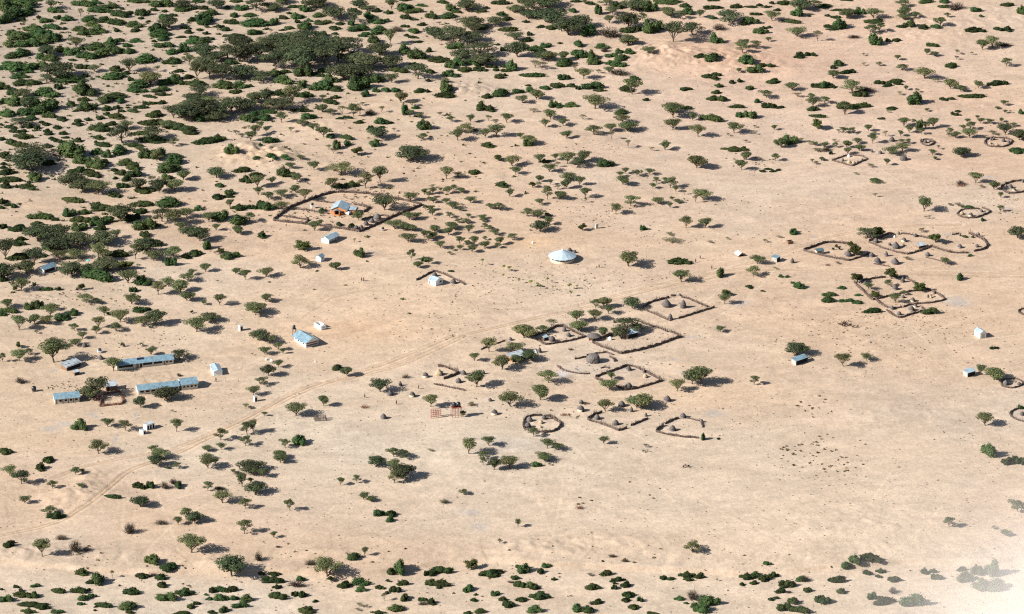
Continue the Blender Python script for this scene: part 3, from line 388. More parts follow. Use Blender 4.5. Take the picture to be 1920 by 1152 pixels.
PL[0,1] = '''
A 210 152 235 135;c 340 120 110 34;g 255 238 88 60;c 50 188 104 46;c 25 115 42 20;c 20 142 50 20;c 50 240 180 42;c 40 285 90 44;c 190 282 110 36;c 235 298 90 26;c 120 280 46 24;c 210 245 60 18;c 15 400 60 70;c 60 412 60 26;c 100 424 56 34;c 15 432 40 24;g 590 110 110 50;g 690 148 130 70;g 640 105 70 40;c 740 112 80 34;g 860 32 70 40;A 520 270 170 110;A 590 294 160 90;c 575 172 130 40;c 665 204 110 50;a 702 325 155 98;c 825 352 84 44;g 910 122 110 44;c 880 190 90 36;c 960 150 110 40;g 965 206 90 60;c 825 164 50 24;c 910 234 60 36;c 830 218 36 18;A 992 300 112 94;c 885 282 84 38;c 1045 326 150 58;g 1220 172 150 72;g 1245 120 110 66;a 1130 88 90 84;g 1040 72 80 60;A 1145 312 110 100;s 1090 240 70 50;g 1200 222 70 46;a 1322 222 90 70;a 1255 300 120 90;
c 525 388 155 48;c 700 412 74 32;c 745 452 160 72;c 1020 416 168 58;s 998 420 30 30;g 500 494 90 58;c 610 474 100 38;c 585 534 145 52;g 290 514 158 54;c 398 518 54 24;c 270 554 104 34;c 125 596 136 48;c 20 574 60 36;A 870 520 160 125;c 950 524 110 70;c 1010 470 110 40;g 1215 426 170 76;A 1165 520 130 100;a 1255 545 130 110;a 1340 490 110 66;g 1428 448 66 38;a 1300 582 70 60;a 1500 522 90 66;g 740 552 160 64;g 660 558 60 40;g 575 596 110 60;c 720 590 96 38;g 1040 590 150 88;g 1110 572 90 44;c 1045 636 80 50;A 270 650 200 110;A 410 640 170 95;A 430 735 190 110;A 560 690 170 95;g 350 740 110 70;c 140 664 70 34;A 40 790 150 145;c 130 700 120 40;c 130 800 160 70;A 250 822 145 110;c 310 782 80 26;A 740 680 165 100;A 840 640 70 60;a 705 785 130 110;a 755 800 90 80;c 840 780 180 62;a 430 790 110 70;a 545 790 140 70;a 972 792 100 116;A 1062 750 150 120;c 1110 706 130 80;a 1110 806 120 76;a 1245 775 120 80;A 1435 660 130 100;A 1360 625 130 70;c 1410 776 90 52;c 1340 790 95 32;g 1485 726 60 62;g 1210 842 44 54;g 1255 842 44 60;
p 902 866 88 66;a 922 962 140 94;A 515 910 165 105;A 640 890 140 66;A 750 870 180 66;g 700 960 200 90;A 190 892 140 95;A 20 930 140 120;c 15 960 60 60;a 148 1018 130 95;p 108 1020 26 36;c 332 1022 88 30;c 422 1020 56 28;p 586 1012 42 48;b 556 1018 20 24;g 1030 988 120 72;c 960 1034 60 40;a 1478 884 76 62;a 1350 950 100 62;a 1385 905 66 44;a 1140 1048 98 100;a 1215 990 106 66;a 1300 1028 115 90;a 1345 1092 92 66;a 622 1106 112 70;a 690 1112 64 44;a 950 1115 120 76;t 800 1096 20 26;a 1470 1120 50 34;a 50 1150 74 70;
'''
PL[1,1] = '''
A 22 206 120 78;c 205 170 124 44;c 230 246 100 58;c 310 210 100 40;a 312 275 100 84;c 45 275 60 28;g 45 278 56 30;g 505 206 90 72;a 550 140 64 46;a 420 250 66 50;a 322 332 66 62;a 400 362 82 60;a 486 344 92 56;a 570 200 60 36;a 600 234 84 56;a 590 306 70 48;a 660 366 92 80;a 722 150 80 62;a 918 182 168 88;a 852 286 104 84;g 905 288 90 40;c 1000 278 105 44;a 1092 280 104 112;a 1202 240 104 122;c 120 330 80 40;c 35 370 84 46;c 110 352 90 30;a 120 422 66 66;c 190 446 122 52;c 285 434 72 32;c 350 414 66 44;g 390 446 106 60;a 492 432 104 62;a 258 520 84 70;g 180 552 120 82;g 65 520 110 74;g 10 510 50 50;a 18 586 56 50;a 175 610 80 62;c 350 644 78 44;
A 1232 438 165 110;A 1045 512 76 68;a 725 586 82 66;a 768 552 46 46;p 646 722 90 66;g 1050 782 90 60;a 628 856 124 88;a 882 866 70 56;s 1018 670 26 32;a 375 918 110 70;a 230 938 74 76;a 165 900 70 46;g 95 798 90 50;g 150 786 80 44;g 1425 370 105 66;g 1520 330 50 50;a 1410 510 90 60;a 1465 500 70 50;a 1310 572 120 66;g 1380 580 90 50;g 1432 588 74 44;g 1400 670 120 68;a 1425 800 60 80;a 1472 854 66 48;g 1520 814 44 40;g 1525 650 50 70;g 1528 440 40 40;
a 48 1124 84 84;a 382 1100 80 60;a 300 1168 140 66;s 430 1100 46 30;p 55 748 44 40;s 20 758 30 24;g 785 462 60 36;c 905 556 40 30;c 1000 572 60 36;s 30 960 20 20;
'''
PL[2,1] = '''
a 142 212 84 94;s 225 205 80 44;c 342 186 92 34;s 355 216 20 26;a 618 120 110 78;a 640 182 84 60;p 518 84 46 48;a 810 98 78 62;c 850 104 80 30;a 890 164 94 62;a 1010 106 110 86;A 1085 128 110 76;a 1130 86 108 78;g 1290 132 130 58;a 925 76 60 46;s 940 130 40 40;a 810 236 50 52;A 1015 220 100 56;a 1100 260 66 66;a 892 256 34 42;p 762 276 42 44;s 805 278 50 44;a 1005 282 64 66;s 940 290 50 34;c 542 276 120 36;a 598 342 66 58;a 870 362 76 100;a 968 362 76 60;a 1143 350 76 74;s 1143 384 28 40;a 812 400 60 44;A 720 480 80 60;A 800 498 105 60;p 870 480 40 24;A 815 590 120 80;a 875 544 70 58;a 1466 408 104 76;a 1360 466 92 76;a 1412 258 80 70;a 1395 200 50 40;a 1430 176 50 46;a 1515 196 56 54;
a 45 320 60 50;s 40 280 40 28;g 150 318 70 50;g 100 302 30 26;g 195 292 56 36;g 250 312 56 36;g 15 350 40 50;g 50 386 60 40;g 20 370 44 32;g 142 392 66 40;g 190 430 90 50;g 238 446 40 30;g 318 388 84 48;g 458 430 66 44;g 520 436 94 56;g 25 440 60 38;g 40 476 60 46;g 168 492 60 42;g 300 494 46 32;g 398 504 70 34;g 405 524 54 30;g 225 530 50 34;g 285 532 60 34;g 180 572 94 50;g 305 600 78 62;g 415 574 50 46;g 455 586 56 42;g 490 618 76 44;g 60 600 76 54;g 155 618 76 52;g 20 616 44 30;g 45 640 70 44;g 15 660 40 38;g 95 712 72 50;g 240 688 66 62;g 300 700 56 48;g 240 726 50 40;g 345 690 66 66;g 330 742 66 50;g 415 714 72 54;g 525 690 64 62;g 510 712 50 40;g 418 654 40 30;g 615 650 76 48;g 185 730 40 26;g 168 758 36 26;
a 18 826 60 50;a 1455 842 150 105;p 1120 584 48 52;t 402 836 28 52;t 556 880 26 48;t 592 882 34 42;t 550 930 20 36;t 664 966 20 40;t 750 990 34 46;t 798 992 24 30;t 818 1006 24 34;t 870 968 22 50;t 908 1020 18 38;t 1030 1010 28 46;t 1080 1006 24 30;t 1036 1060 22 42;s 478 888 14 14;a 1215 1145 76 66;a 1278 1140 80 80;A 1480 1145 120 82;c 175 885 60 14;
'''
PL[3,1] = '''
a 408 136 118 90;s 352 52 20 20;a 765 78 80 62;a 730 150 76 76;s 862 82 42 24;a 975 84 56 52;c 880 168 44 22;c 925 152 60 16;c 955 168 50 18;c 992 158 44 18;s 1240 94 28 26;a 1308 84 34 28;a 70 184 64 46;a 8 180 26 30;a 92 284 52 42;a 120 248 56 48;a 182 236 40 34;a 220 280 90 76;a 258 308 44 48;s 320 328 28 34;a 455 368 120 80;s 402 386 40 60;a 232 368 36 30;a 275 388 62 28;a 130 394 82 44;a 215 424 38 40;s 318 372 20 22;a 330 568 84 84;a 468 566 86 72;g 20 588 40 36;g 50 582 40 14;g 1110 620 74 44;s 1005 638 40 14;s 630 650 30 16;s 900 672 36 26;s 505 676 40 20;c 285 836 155 56;a 842 824 96 64;a 814 916 102 72;g 578 928 66 66;a 300 954 118 84;s 972 864 30 16;g 1015 926 40 22;g 1062 928 38 20;c 785 998 70 20;c 798 1008 36 16;c 885 1028 34 12;g 1100 970 30 14;g 1145 1012 76 52;a 608 1112 88 74;p 622 1050 56 44;g 1365 1062 90 36;g 1350 1106 90 44;g 1460 1102 70 20;g 1508 1100 60 24;g 1450 1008 66 24;p 1513 690 30 30;s 215 620 60 20;s 225 665 120 30;
'''
PL[4,1] = '''
a 470 236 84 24;s 465 346 30 32;g 460 236 70 28;p 375 256 1 1;a 82 84 36 28;s 12 96 26 26;s 40 108 40 20;a 550 116 46 50;s 430 130 50 28;s 325 182 36 18;a 895 78 26 26;a 1185 242 96 78;a 1320 292 66 60;a 1368 350 38 42;a 815 446 118 108;a 1365 450 50 48;g 1235 520 36 26;s 1065 412 60 24;s 1000 404 36 16;s 1230 275 40 18;b 1080 264 62 40;A 1490 640 120 88;s 830 500 24 22;s 855 500 24 26;s 345 346 0 0;
A 410 632 145 76;p 488 640 78 82;p 325 762 88 84;p 283 698 28 34;p 186 706 24 22;p 162 726 16 18;p 204 724 18 22;p 898 672 76 68;p 335 958 82 70;p 578 932 76 78;a 556 986 60 50;a 415 1010 68 50;p 466 1066 56 46;p 785 1020 68 66;a 608 1104 78 68;a 668 1050 44 34;s 800 596 50 30;g 1110 640 40 20;g 1165 640 24 14;s 690 796 50 24;a 965 828 80 48;g 1150 776 40 20;g 1075 948 56 52;g 130 1062 90 34;g 130 1108 90 44;g 225 1010 50 24;g 228 1104 50 18;g 285 1100 60 22;g 335 1118 80 26;g 420 1180 30 14;g 345 1060 60 16;s 195 826 34 16;g 1130 430 90 26;s 870 1065 20 20;s 790 1000 0 0;
'''
PL[0,2] = '''
a 50 62 72 60;g 60 112 110 50;g 15 130 60 40;g 220 84 90 50;g 270 80 80 64;a 360 130 110 92;a 400 80 70 40;a 135 225 105 110;a 250 180 80 66;a 335 186 100 70;g 435 166 90 60;g 525 130 84 50;g 485 160 60 44;p 522 96 14 26;a 218 190 40 46;a 752 122 86 70;a 860 170 125 92;c 800 118 70 26;a 715 212 86 88;a 693 256 66 60;a 536 232 72 54;a 838 236 86 60;a 1035 192 130 74;A 1118 185 125 102;g 1010 105 100 40;c 1060 90 60 24;p 1380 106 20 24;a 1412 242 150 102;A 1510 162 120 62;a 590 290 66 50;a 542 336 92 50;s 262 252 36 26;p 130 356 34 48;
a 390 460 200 160;A 400 350 130 54;a 137 450 112 84;a 205 404 60 52;a 18 456 44 70;a 1086 406 68 54;a 818 522 116 104;A 1298 438 138 70;A 715 700 150 132;A 640 705 140 80;b 700 745 110 66;b 145 620 78 52;p 882 346 22 30;s 1020 344 40 26;s 1100 360 40 20;A 1205 725 160 92;A 1012 785 84 86;b 1290 565 34 28;a 778 925 86 62;a 905 950 94 80;a 1272 960 82 94;g 570 955 100 82;g 600 955 70 50;a 708 1118 124 94;a 1100 1112 70 56;a 1150 1152 120 70;a 1490 1100 70 42;a 1495 1160 90 40;c 40 1128 100 50;c 365 1146 30 10;s 1240 818 24 12;
'''
PL[1,2] = '''
a 300 120 136 92;A 330 304 122 86;a 425 320 80 54;a 372 402 84 60;a 466 372 62 58;a 500 398 46 42;s 400 22 40 18;a 465 495 74 56;A 394 556 96 80;a 343 624 86 60;a 288 694 94 68;s 232 792 52 40;s 265 794 36 24;a 368 846 40 34;g 890 520 80 42;a 962 554 74 62;A 1200 670 146 96;a 792 772 68 78;a 590 842 142 92;A 245 978 90 90;a 288 968 70 96;a 52 1018 92 86;a 56 1092 66 56;a 232 1062 78 72;a 518 1074 74 66;g 625 1066 98 80;a 478 1155 100 60;a 1300 1140 90 70;A 1370 1145 100 64;a 1165 1162 90 30;s 280 408 20 12;
'''
PL[2,2] = '''
a 1076 165 110 84;a 1215 152 94 72;a 1312 110 76 60;a 700 282 150 98;p 765 268 48 44;s 900 202 70 58;a 840 245 96 56;a 1090 234 118 70;a 1268 268 72 62;A 1440 230 165 110;A 1395 278 110 80;A 1520 250 110 70;a 450 386 106 104;a 640 388 124 78;a 345 450 66 62;A 735 446 110 72;a 540 510 130 94;a 640 468 90 60;a 355 636 134 112;a 880 606 140 98;a 605 776 162 104;a 818 730 116 110;a 28 780 100 88;A 260 850 40 42;a 1330 584 60 56;a 1310 660 116 76;a 1288 812 110 90;a 1510 790 150 95;a 772 996 76 70;a 305 1118 110 116;a 450 1060 88 70;a 868 1080 100 74;a 940 1090 80 50;s 320 770 50 26;a 410 1155 80 60;a 845 1152 100 50;a 580 1160 90 24;a 1278 1048 70 56;s 25 1100 40 14;
'''
PL[3,2] = '''
a 580 242 72 46;s 870 88 0 0;A 1135 402 145 92;a 1465 488 108 98;A 375 615 130 108;a 430 618 150 126;a 264 668 104 86;a 820 622 68 68;a 15 790 160 96;g 455 1022 36 52;s 40 1072 36 28;s 25 1108 30 18;s 54 1104 16 12;c 565 1018 28 16;
'''
PL[4,2] = '''
a 398 446 90 52;a 1230 550 80 78;a 1320 586 140 92;g 858 120 110 54;c 440 108 130 44;c 1323 366 62 20;a 1258 915 114 90;g 1280 1145 106 90;g 1510 800 40 34;s 660 610 0 0;
'''
PL[0,3] = '''
c 350 68 84 50;c 292 122 90 56;a 68 154 104 72;A 155 215 115 98;a 545 150 70 58;a 590 134 44 30;a 380 248 72 66;a 585 232 66 26;a 182 352 80 60;A 350 430 100 62;c 405 470 130 64;c 1000 250 84 46;c 1030 256 40 30;c 1082 252 78 58;b 1185 258 70 60;g 1285 250 70 50;b 1245 220 60 44;c 812 320 112 34;A 1015 378 115 76;a 1495 262 76 68;a 1500 100 120 90;A 1130 80 100 80;a 1275 100 60 48;a 1120 40 60 60;c 1210 106 44 18;a 1340 475 80 100;A 1400 492 110 82;a 1285 506 60 56;b 1160 514 90 40;b 935 582 84 88;b 440 624 80 46;a 305 736 115 134;b 545 716 96 92;b 620 704 50 40;a 1378 706 170 128;c 62 678 84 52;c 92 644 44 24;g 1095 806 120 94;c 1210 846 140 90;
c 590 878 135 54;g 700 946 120 100;c 650 938 60 44;s 808 888 34 56;c 1025 902 110 52;b 1098 862 60 28;c 1155 908 106 50;c 1165 962 96 52;c 420 1006 104 52;g 565 1012 110 62;c 635 988 50 24;c 165 1040 135 62;c 245 1040 76 60;c 152 994 40 34;c 118 966 44 28;g 255 962 76 36;c 10 982 28 22;g 40 1072 110 66;g 600 1058 90 50;g 665 1036 60 36;g 585 1092 54 32;c 945 1018 138 78;c 745 1108 130 52;c 695 1106 44 24;c 684 1132 26 18;g 920 1128 150 76;c 935 1152 90 30;g 1200 1066 150 80;c 1330 1026 150 82;c 240 1112 220 52;c 310 1124 110 52;c 205 1152 120 44;g 415 1152 100 36;c 1375 1118 66 44;c 1418 1088 56 32;c 1305 1160 130 40;c 1525 1002 50 50;g 1505 1056 60 30;g 1485 1020 40 18;c 1520 1152 50 36;
'''
PL[1,3] = '''
a 486 64 84 66;A 270 126 170 66;a 306 158 56 60;a 360 166 74 66;a 145 132 44 26;a 205 236 84 96;A 310 280 140 84;a 268 206 46 40;b 190 152 80 26;a 68 350 125 94;b 45 265 80 34;a 230 390 90 78;a 15 80 50 60;a 552 404 74 84;a 222 572 100 104;a 435 602 50 48;a 920 222 52 58;a 1035 208 60 58;A 1180 78 110 68;A 1360 176 150 112;a 1300 130 84 92;a 1305 205 90 78;a 1085 324 80 52;A 1135 338 60 40;g 1195 450 86 52;g 1270 492 60 40;c 1282 456 80 50;b 325 775 60 72;b 470 676 44 16;A 132 878 190 152;b 700 806 84 48;a 820 858 186 128;g 1010 766 110 62;a 1092 728 50 66;p 845 916 46 40;
c 430 934 160 70;c 440 862 100 40;c 345 872 50 28;c 460 974 74 40;c 465 1052 130 72;b 600 966 110 60;g 630 920 70 50;c 590 1026 56 42;c 645 1036 70 54;c 735 1070 50 26;c 670 1150 150 70;g 1060 952 160 62;c 940 970 110 60;g 1065 998 84 52;c 1200 978 70 38;g 1345 876 110 120;c 1275 866 74 60;c 1365 950 88 54;p 1256 920 26 22;c 1308 1002 84 54;c 1250 1010 38 26;c 1375 1060 80 60;s 1230 1056 40 60;g 1315 1138 130 70;c 1190 1156 120 32;s 1050 1096 50 30;s 1105 1104 34 20;s 1040 1126 40 20;c 1510 1062 70 34;b 1510 1092 70 36;g 40 1000 110 56;c 125 996 110 56;g 60 1062 120 62;g 240 1074 100 66;g 155 1056 70 44;g 190 1112 120 54;c 75 1148 76 64;c 10 1152 34 24;c 1530 880 30 60;
'''
PL[2,3] = '''
a 408 78 54 60;A 490 112 80 84;a 590 100 120 84;a 845 48 100 50;g 793 94 76 42;s 885 80 30 16;a 265 290 60 40;s 125 356 44 34;a 655 526 50 60;s 528 642 40 34;p 322 818 76 62;
c 105 866 160 70;c 35 880 90 50;c 90 956 190 60;c 30 950 100 60;c 90 972 44 26;c 475 892 190 86;c 420 884 90 44;g 460 890 90 60;g 690 864 100 84;g 660 820 50 30;g 720 838 60 52;g 862 820 70 40;c 820 866 56 48;c 635 908 76 38;b 610 932 56 24;c 670 966 90 54;g 755 970 90 60;c 815 1054 160 96;c 780 980 80 40;c 280 998 62 40;g 312 992 70 62;c 352 1020 36 20;c 340 1064 74 30;c 35 1088 84 50;g 495 1026 70 44;c 550 1062 88 36;c 590 1110 110 52;c 685 1068 100 42;c 918 912 46 28;g 780 1152 120 66;c 295 1155 70 28;g 385 1152 90 46;g 1080 1140 90 70;g 1150 1150 110 60;c 1195 982 122 58;c 1290 880 90 62;s 1175 876 40 22;c 1380 920 110 40;c 1430 964 84 50;c 1350 978 56 40;c 1335 926 40 20;c 1360 940 40 20;c 1455 1040 104 56;c 1435 1070 70 40;c 1225 1086 96 46;b 1185 1088 40 30;c 1492 1124 90 48;g 1525 1060 34 40;c 1268 776 26 14;b 1340 748 56 28;b 1430 780 60 24;
'''
PL[3,3] = '''
a 378 708 122 78;c 770 898 115 60;g 830 870 70 46;c 895 922 100 60;c 960 890 72 42;c 735 950 52 28;c 818 942 66 34;g 918 804 56 36;c 340 896 130 54;c 350 918 80 34;c 430 900 90 40;g 435 872 40 26;c 168 908 60 36;c 225 910 70 28;g 280 1058 80 38;g 330 1082 40 20;g 500 1102 140 92;g 440 1152 130 84;g 400 1110 90 42;b 380 1060 110 80;c 100 1160 100 28;c 12 1066 26 36;c 1060 964 110 56;b 1185 926 60 50;g 1165 920 90 40;c 1010 1004 70 44;c 1206 998 70 36;g 1100 1086 80 54;g 1040 1136 100 70;g 1150 1152 120 60;c 942 1056 60 28;c 980 1044 40 22;g 1490 812 74 44;b 1075 1004 40 14;s 555 914 20 10;s 235 470 10 6;
'''
PL[4,3] = '''
c 435 780 145 72;g 320 796 90 70;g 250 812 70 46;c 188 930 112 58;c 405 872 56 36;c 505 860 74 36;c 490 892 50 24;c 218 1006 80 40;c 85 1084 110 98;c 600 924 100 42;b 590 1010 60 50;g 440 1052 60 62;c 530 1088 170 58;g 730 1102 165 92;c 820 866 66 40;c 880 856 60 32;c 910 906 80 42;c 1085 844 68 38;g 1200 876 100 76;g 1300 886 110 120;g 1110 926 120 74;g 1240 990 150 100;g 1330 990 150 90;c 1420 82 90 74;c 1470 60 60 50;c 1515 76 70 80;a 995 520 84 72;a 1490 412 120 84;a 1400 586 72 44;s 1318 536 44 16;
'''
# ------------------------------------------------------------------ plants: shapes
def leaves(rng, blobs, n, size, up=0.55, shell=0.55):
    """n leaf tufts (small quads) spread through ellipsoid blobs (cx,cy,cz,rx,ry,rz)"""
    B = np.array(blobs, float); wgt = B[:, 3]*B[:, 4]; wgt /= wgt.sum()
    k = rng.choice(len(B), n, p=wgt); b = B[k]
    d = rng.normal(size=(n, 3)); d /= np.linalg.norm(d, axis=1)[:, None]
    r = np.where(rng.rand(n) < shell, rng.uniform(.8, 1.06, n), rng.rand(n)**.5)
    p = b[:, :3]+d*r[:, None]*b[:, 3:]
    nn = d*0.8+rng.normal(size=(n, 3))*0.55+np.array([0, 0, up]); nn /= np.linalg.norm(nn, axis=1)[:, None]
    t = np.cross(nn, rng.normal(size=(n, 3))); t /= np.linalg.norm(t, axis=1)[:, None]; u = np.cross(nn, t)
    s = size*rng.uniform(.6, 1.35, n)[:, None]; a = s*rng.uniform(.45, .8, n)[:, None]
    q = np.stack([p-t*s*.5-u*a*.5, p+t*s*.5-u*a*.35, p+t*s*.45+u*a*.5, p-t*s*.4+u*a*.4], 1)
    q[..., 2] = np.maximum(q[..., 2], 0.02)
    clump = (np.sin(p[:, 0]*1.3+3*k)+np.sin(p[:, 1]*1.7+k)+np.sin(p[:, 2]*3))/6+.5
    tint = np.clip(0.5*rng.rand(n)+0.5*clump, 0, 1)
    return q.reshape(-1, 3), np.arange(4*n).reshape(-1, 4), np.repeat(tint, 4)
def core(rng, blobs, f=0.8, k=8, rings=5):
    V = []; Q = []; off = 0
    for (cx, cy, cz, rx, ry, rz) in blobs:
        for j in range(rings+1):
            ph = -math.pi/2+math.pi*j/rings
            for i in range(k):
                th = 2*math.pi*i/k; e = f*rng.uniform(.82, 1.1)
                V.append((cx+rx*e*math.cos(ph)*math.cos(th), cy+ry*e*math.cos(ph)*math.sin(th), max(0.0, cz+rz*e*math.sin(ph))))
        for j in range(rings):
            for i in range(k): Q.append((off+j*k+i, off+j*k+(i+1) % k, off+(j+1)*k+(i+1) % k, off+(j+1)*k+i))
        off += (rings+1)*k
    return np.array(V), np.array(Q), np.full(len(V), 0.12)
def joinq(parts):
    V = []; Q = []; T = []; o = 0
    for v, q, t in parts: V.append(v); Q.append(q+o); T.append(t); o += len(v)
    return np.vstack(V), np.vstack(Q), np.concatenate(T)
def tubes(segs, k=5):
    V = []; Q = []; o = 0
    for a, b, r0, r1 in segs:
        a = np.array(a, float); b = np.array(b, float); d = b-a; d /= np.linalg.norm(d)+1e-9
        u = np.cross(d, (0, 0, 1) if abs(d[2]) < .9 else (1, 0, 0)); u /= np.linalg.norm(u); w_ = np.cross(d, u)
        for c, r in ((a, r0), (b, r1)):
            for i in range(k): t = 2*math.pi*i/k; V.append(c+r*(math.cos(t)*u+math.sin(t)*w_))
        for i in range(k): Q.append((o+i, o+(i+1) % k, o+k+(i+1) % k, o+k+i))
        o += 2*k
    return np.array(V), np.array(Q), np.zeros(len(V))
def acacia(seed, style):
    """nominal 8 m wide, 6 m high umbrella thorn: (crown, trunk)"""
    rng = np.random.RandomState(seed); W = 4.0; H = 6.0
    nb = {'wide': 8, 'cone': 7, 'dense': 10, 'tier': 8, 'sparse': 5}[style]
    blobs = []; segs = []
    fork = rng.uniform(.7, 1.5); lean = rng.uniform(-.35, .35, 2)
    ft = np.array([lean[0], lean[1], fork]); segs.append(((0, 0, -.3), ft, .26, .2))
    a0 = rng.rand()*6.28
    for i in range(nb):
        a = a0+2*math.pi*i/nb*1.0+rng.uniform(-.3, .3); rr = W*(0.66 if i % 3 else 0.30)*rng.uniform(.75, 1.1)
        top = H*{'wide': .86, 'cone': .84, 'dense': .82, 'tier': .84, 'sparse': .85}[style]
        z = top-(rr/W)**2*{'wide': .6, 'cone': .5, 'dense': 1.9, 'tier': 1.3, 'sparse': 1.0}[style]+rng.uniform(-.35, .35)
        if style == 'tier' and i % 3 == 1: z -= 1.2
        R_ = W*rng.uniform(.32, .46); tz = {'wide': .55, 'cone': .8, 'dense': 1.05, 'tier': .55, 'sparse': .6}[style]*rng.uniform(.8, 1.25)
        c = (rr*math.cos(a)+lean[0], rr*math.sin(a)+lean[1], z); blobs.append((*c, R_, R_*rng.uniform(.8, 1.1), tz))
        if style in ('cone', 'dense', 'wide') and i % 2 == 0: blobs.append((c[0]*.62, c[1]*.62, z-1.3, R_*.75, R_*.75, tz))
        mid = ft+(np.array(c)-ft)*.5+np.array([0, 0, -.25]); segs.append((ft, mid, .13, .09)); segs.append((mid, np.array(c), .09, .04))
        for _ in range(2):
            e = np.array(c)+np.array([rng.uniform(-1, 1)*R_*.7, rng.uniform(-1, 1)*R_*.7, rng.uniform(0, .3)]); segs.append((mid, e, .06, .025))
    blobs.append((lean[0], lean[1], H*.86, W*.45, W*.42, .5))
    n_ = {'wide': 1500, 'cone': 1500, 'dense': 2000, 'tier': 1350, 'sparse': 620}[style]
    return leaves(rng, blobs, int(n_*1.35), .35 if style != 'dense' else .40), tubes(segs)
def shrub(seed, dense=True, hi=1.0):
    """nominal 4 m wide, 2.6 m high leafy shrub"""
    rng = np.random.RandomState(seed); blobs = []
    for i in range(rng.randint(6, 10)):
        a = rng.rand()*6.28; rr = rng.uniform(.1, 1.25); h = rng.uniform(.8, 1.7)*(1.2-rr*.35)*hi
        blobs.append((rr*math.cos(a), rr*math.sin(a), h*.62, rng.uniform(.5, .85), rng.uniform(.5, .85), h*.72))
    L = leaves(rng, blobs, 1000 if dense else 380, .23, up=.5, shell=.75)
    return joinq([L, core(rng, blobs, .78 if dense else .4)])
def matbush(seed):
    """nominal 4 m wide, 1.2 m high low spreading bush with a lumpy outline"""
    rng = np.random.RandomState(seed); blobs = []
    for i in range(rng.randint(6, 11)):
        a = rng.rand()*6.28; rr = rng.uniform(.2, 1.45); h = rng.uniform(.45, 1.0)*(1.1-.3*rr/1.4)
        blobs.append((rr*math.cos(a), rr*math.sin(a), h*.45, rng.uniform(.5, .9), rng.uniform(.45, .85), h*.75))
    L = leaves(rng, blobs, 520, .26, up=.6, shell=.85)
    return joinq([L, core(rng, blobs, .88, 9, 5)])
def roundtree(seed):
    """nominal 4 m wide, 4.2 m high leafy shade tree: (crown, trunk)"""
    rng = np.random.RandomState(seed); blobs = []; segs = [((0, 0, -.3), (0, 0, 1.3), .16, .12)]
    for i in range(11):
        a = rng.rand()*6.28; rr = rng.uniform(.2, 1.25); z = rng.uniform(1.5, 3.5); rr *= math.sqrt(max(.15, 1-((z-2.3)/1.9)**2))
        c = (rr*math.cos(a), rr*math.sin(a), z); blobs.append((*c, rng.uniform(.5, .8), rng.uniform(.5, .8), rng.uniform(.5, .75))); segs.append(((0, 0, 1.2), c, .08, .03))
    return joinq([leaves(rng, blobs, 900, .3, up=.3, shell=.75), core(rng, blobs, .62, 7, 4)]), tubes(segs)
def barebush(seed):
    """nominal 4 m wide, 2.4 m high leafless thicket: twigs only"""
    rng = np.random.RandomState(seed); segs = []
    for i in range(90):
        a = rng.rand()*6.28; el = rng.uniform(.25, 1.4); L = rng.uniform(1.0, 2.2)
        p = np.array([rng.uniform(-.6, .6), rng.uniform(-.6, .6), 0.]); q = p+L*np.array([math.cos(a)*math.cos(el), math.sin(a)*math.cos(el), math.sin(el)])
        segs.append((p, q, .05, .02))
        for _ in range(2):
            r_ = q+rng.normal(size=3)*.5; r_[2] = max(r_[2], .05); segs.append(((p+q)/2, r_, .03, .015))
    bl = [(0, 0, 1.0, 1.8, 1.7, 1.1)]
    return joinq([tubes(segs, 3), leaves(rng, bl, 260, .2, shell=.4)])
def seedling(seed):
    """nominal 1.5 m wide, 3 m high: tuft on a thin leaning stem: (crown, trunk)"""
    rng = np.random.RandomState(seed)
    bl = [(rng.uniform(-.3, .3), rng.uniform(-.3, .3), z, .42, .42, .32) for z in (2.1, 2.4, 2.7, 2.5)]
    return leaves(rng, bl, 90, .28), tubes([((0, 0, -.2), (.05, .05, 2.4), .05, .035)])
def tmesh(name, data, mat, smooth=False):
    v, q, t = data; me = bigmesh(name, v, q, mat, smooth)
    a = me.attributes.new('tint', 'FLOAT', 'POINT'); a.data.foreach_set('value', np.asarray(t, np.float32)); return me
VAR = {
    'a': [acacia(s, st) for s, st in ((1, 'wide'), (2, 'cone'), (3, 'tier'), (4, 'cone'), (5, 'wide'), (6, 'tier'), (7, 'cone'), (8, 'wide'), (9, 'dense'))],
    'A': [acacia(s, st) for s, st in ((21, 'dense'), (22, 'wide'), (23, 'dense'), (24, 'tier'), (25, 'dense'))],
    's': [acacia(s, 'sparse') for s in (41, 42, 43, 44)],
    'g': [(shrub(s, hi=h), None) for s, h in ((51, 1.0), (52, 1.1), (53, .9), (54, 1.0), (55, 1.15), (56, .95))],
    'c': [(matbush(s), None) for s in (61, 62, 63, 64, 65, 66, 67)],
    'p': [roundtree(s) for s in (71, 72, 73)], 'b': [(barebush(s), None) for s in (81, 82, 83)], 't': [seedling(s) for s in (91, 92)]}
NOM = {'a': (8, 6), 'A': (8, 6), 's': (8, 6), 'g': (4, 2.4), 'c': (4, 1.1), 'p': (4, 4.2), 'b': (4, 2.4), 't': (1.5, 3.0)}
KIND = {'a': ('acacia_tree', 'acacia', 'acacia'), 'A': ('acacia_tree', 'dense', 'acacia'), 's': ('thorn_sapling', 'sap', 'thorn sapling'), 'g': ('green_shrub', 'green', 'green shrub'),
        'c': ('low_bush', 'mat', 'low bush'), 'p': ('shade_tree', 'broad', 'shade tree'), 'b': ('bare_thicket', 'bare', 'bare thicket'), 't': ('seedling_tree', 'seed', 'seedling')}
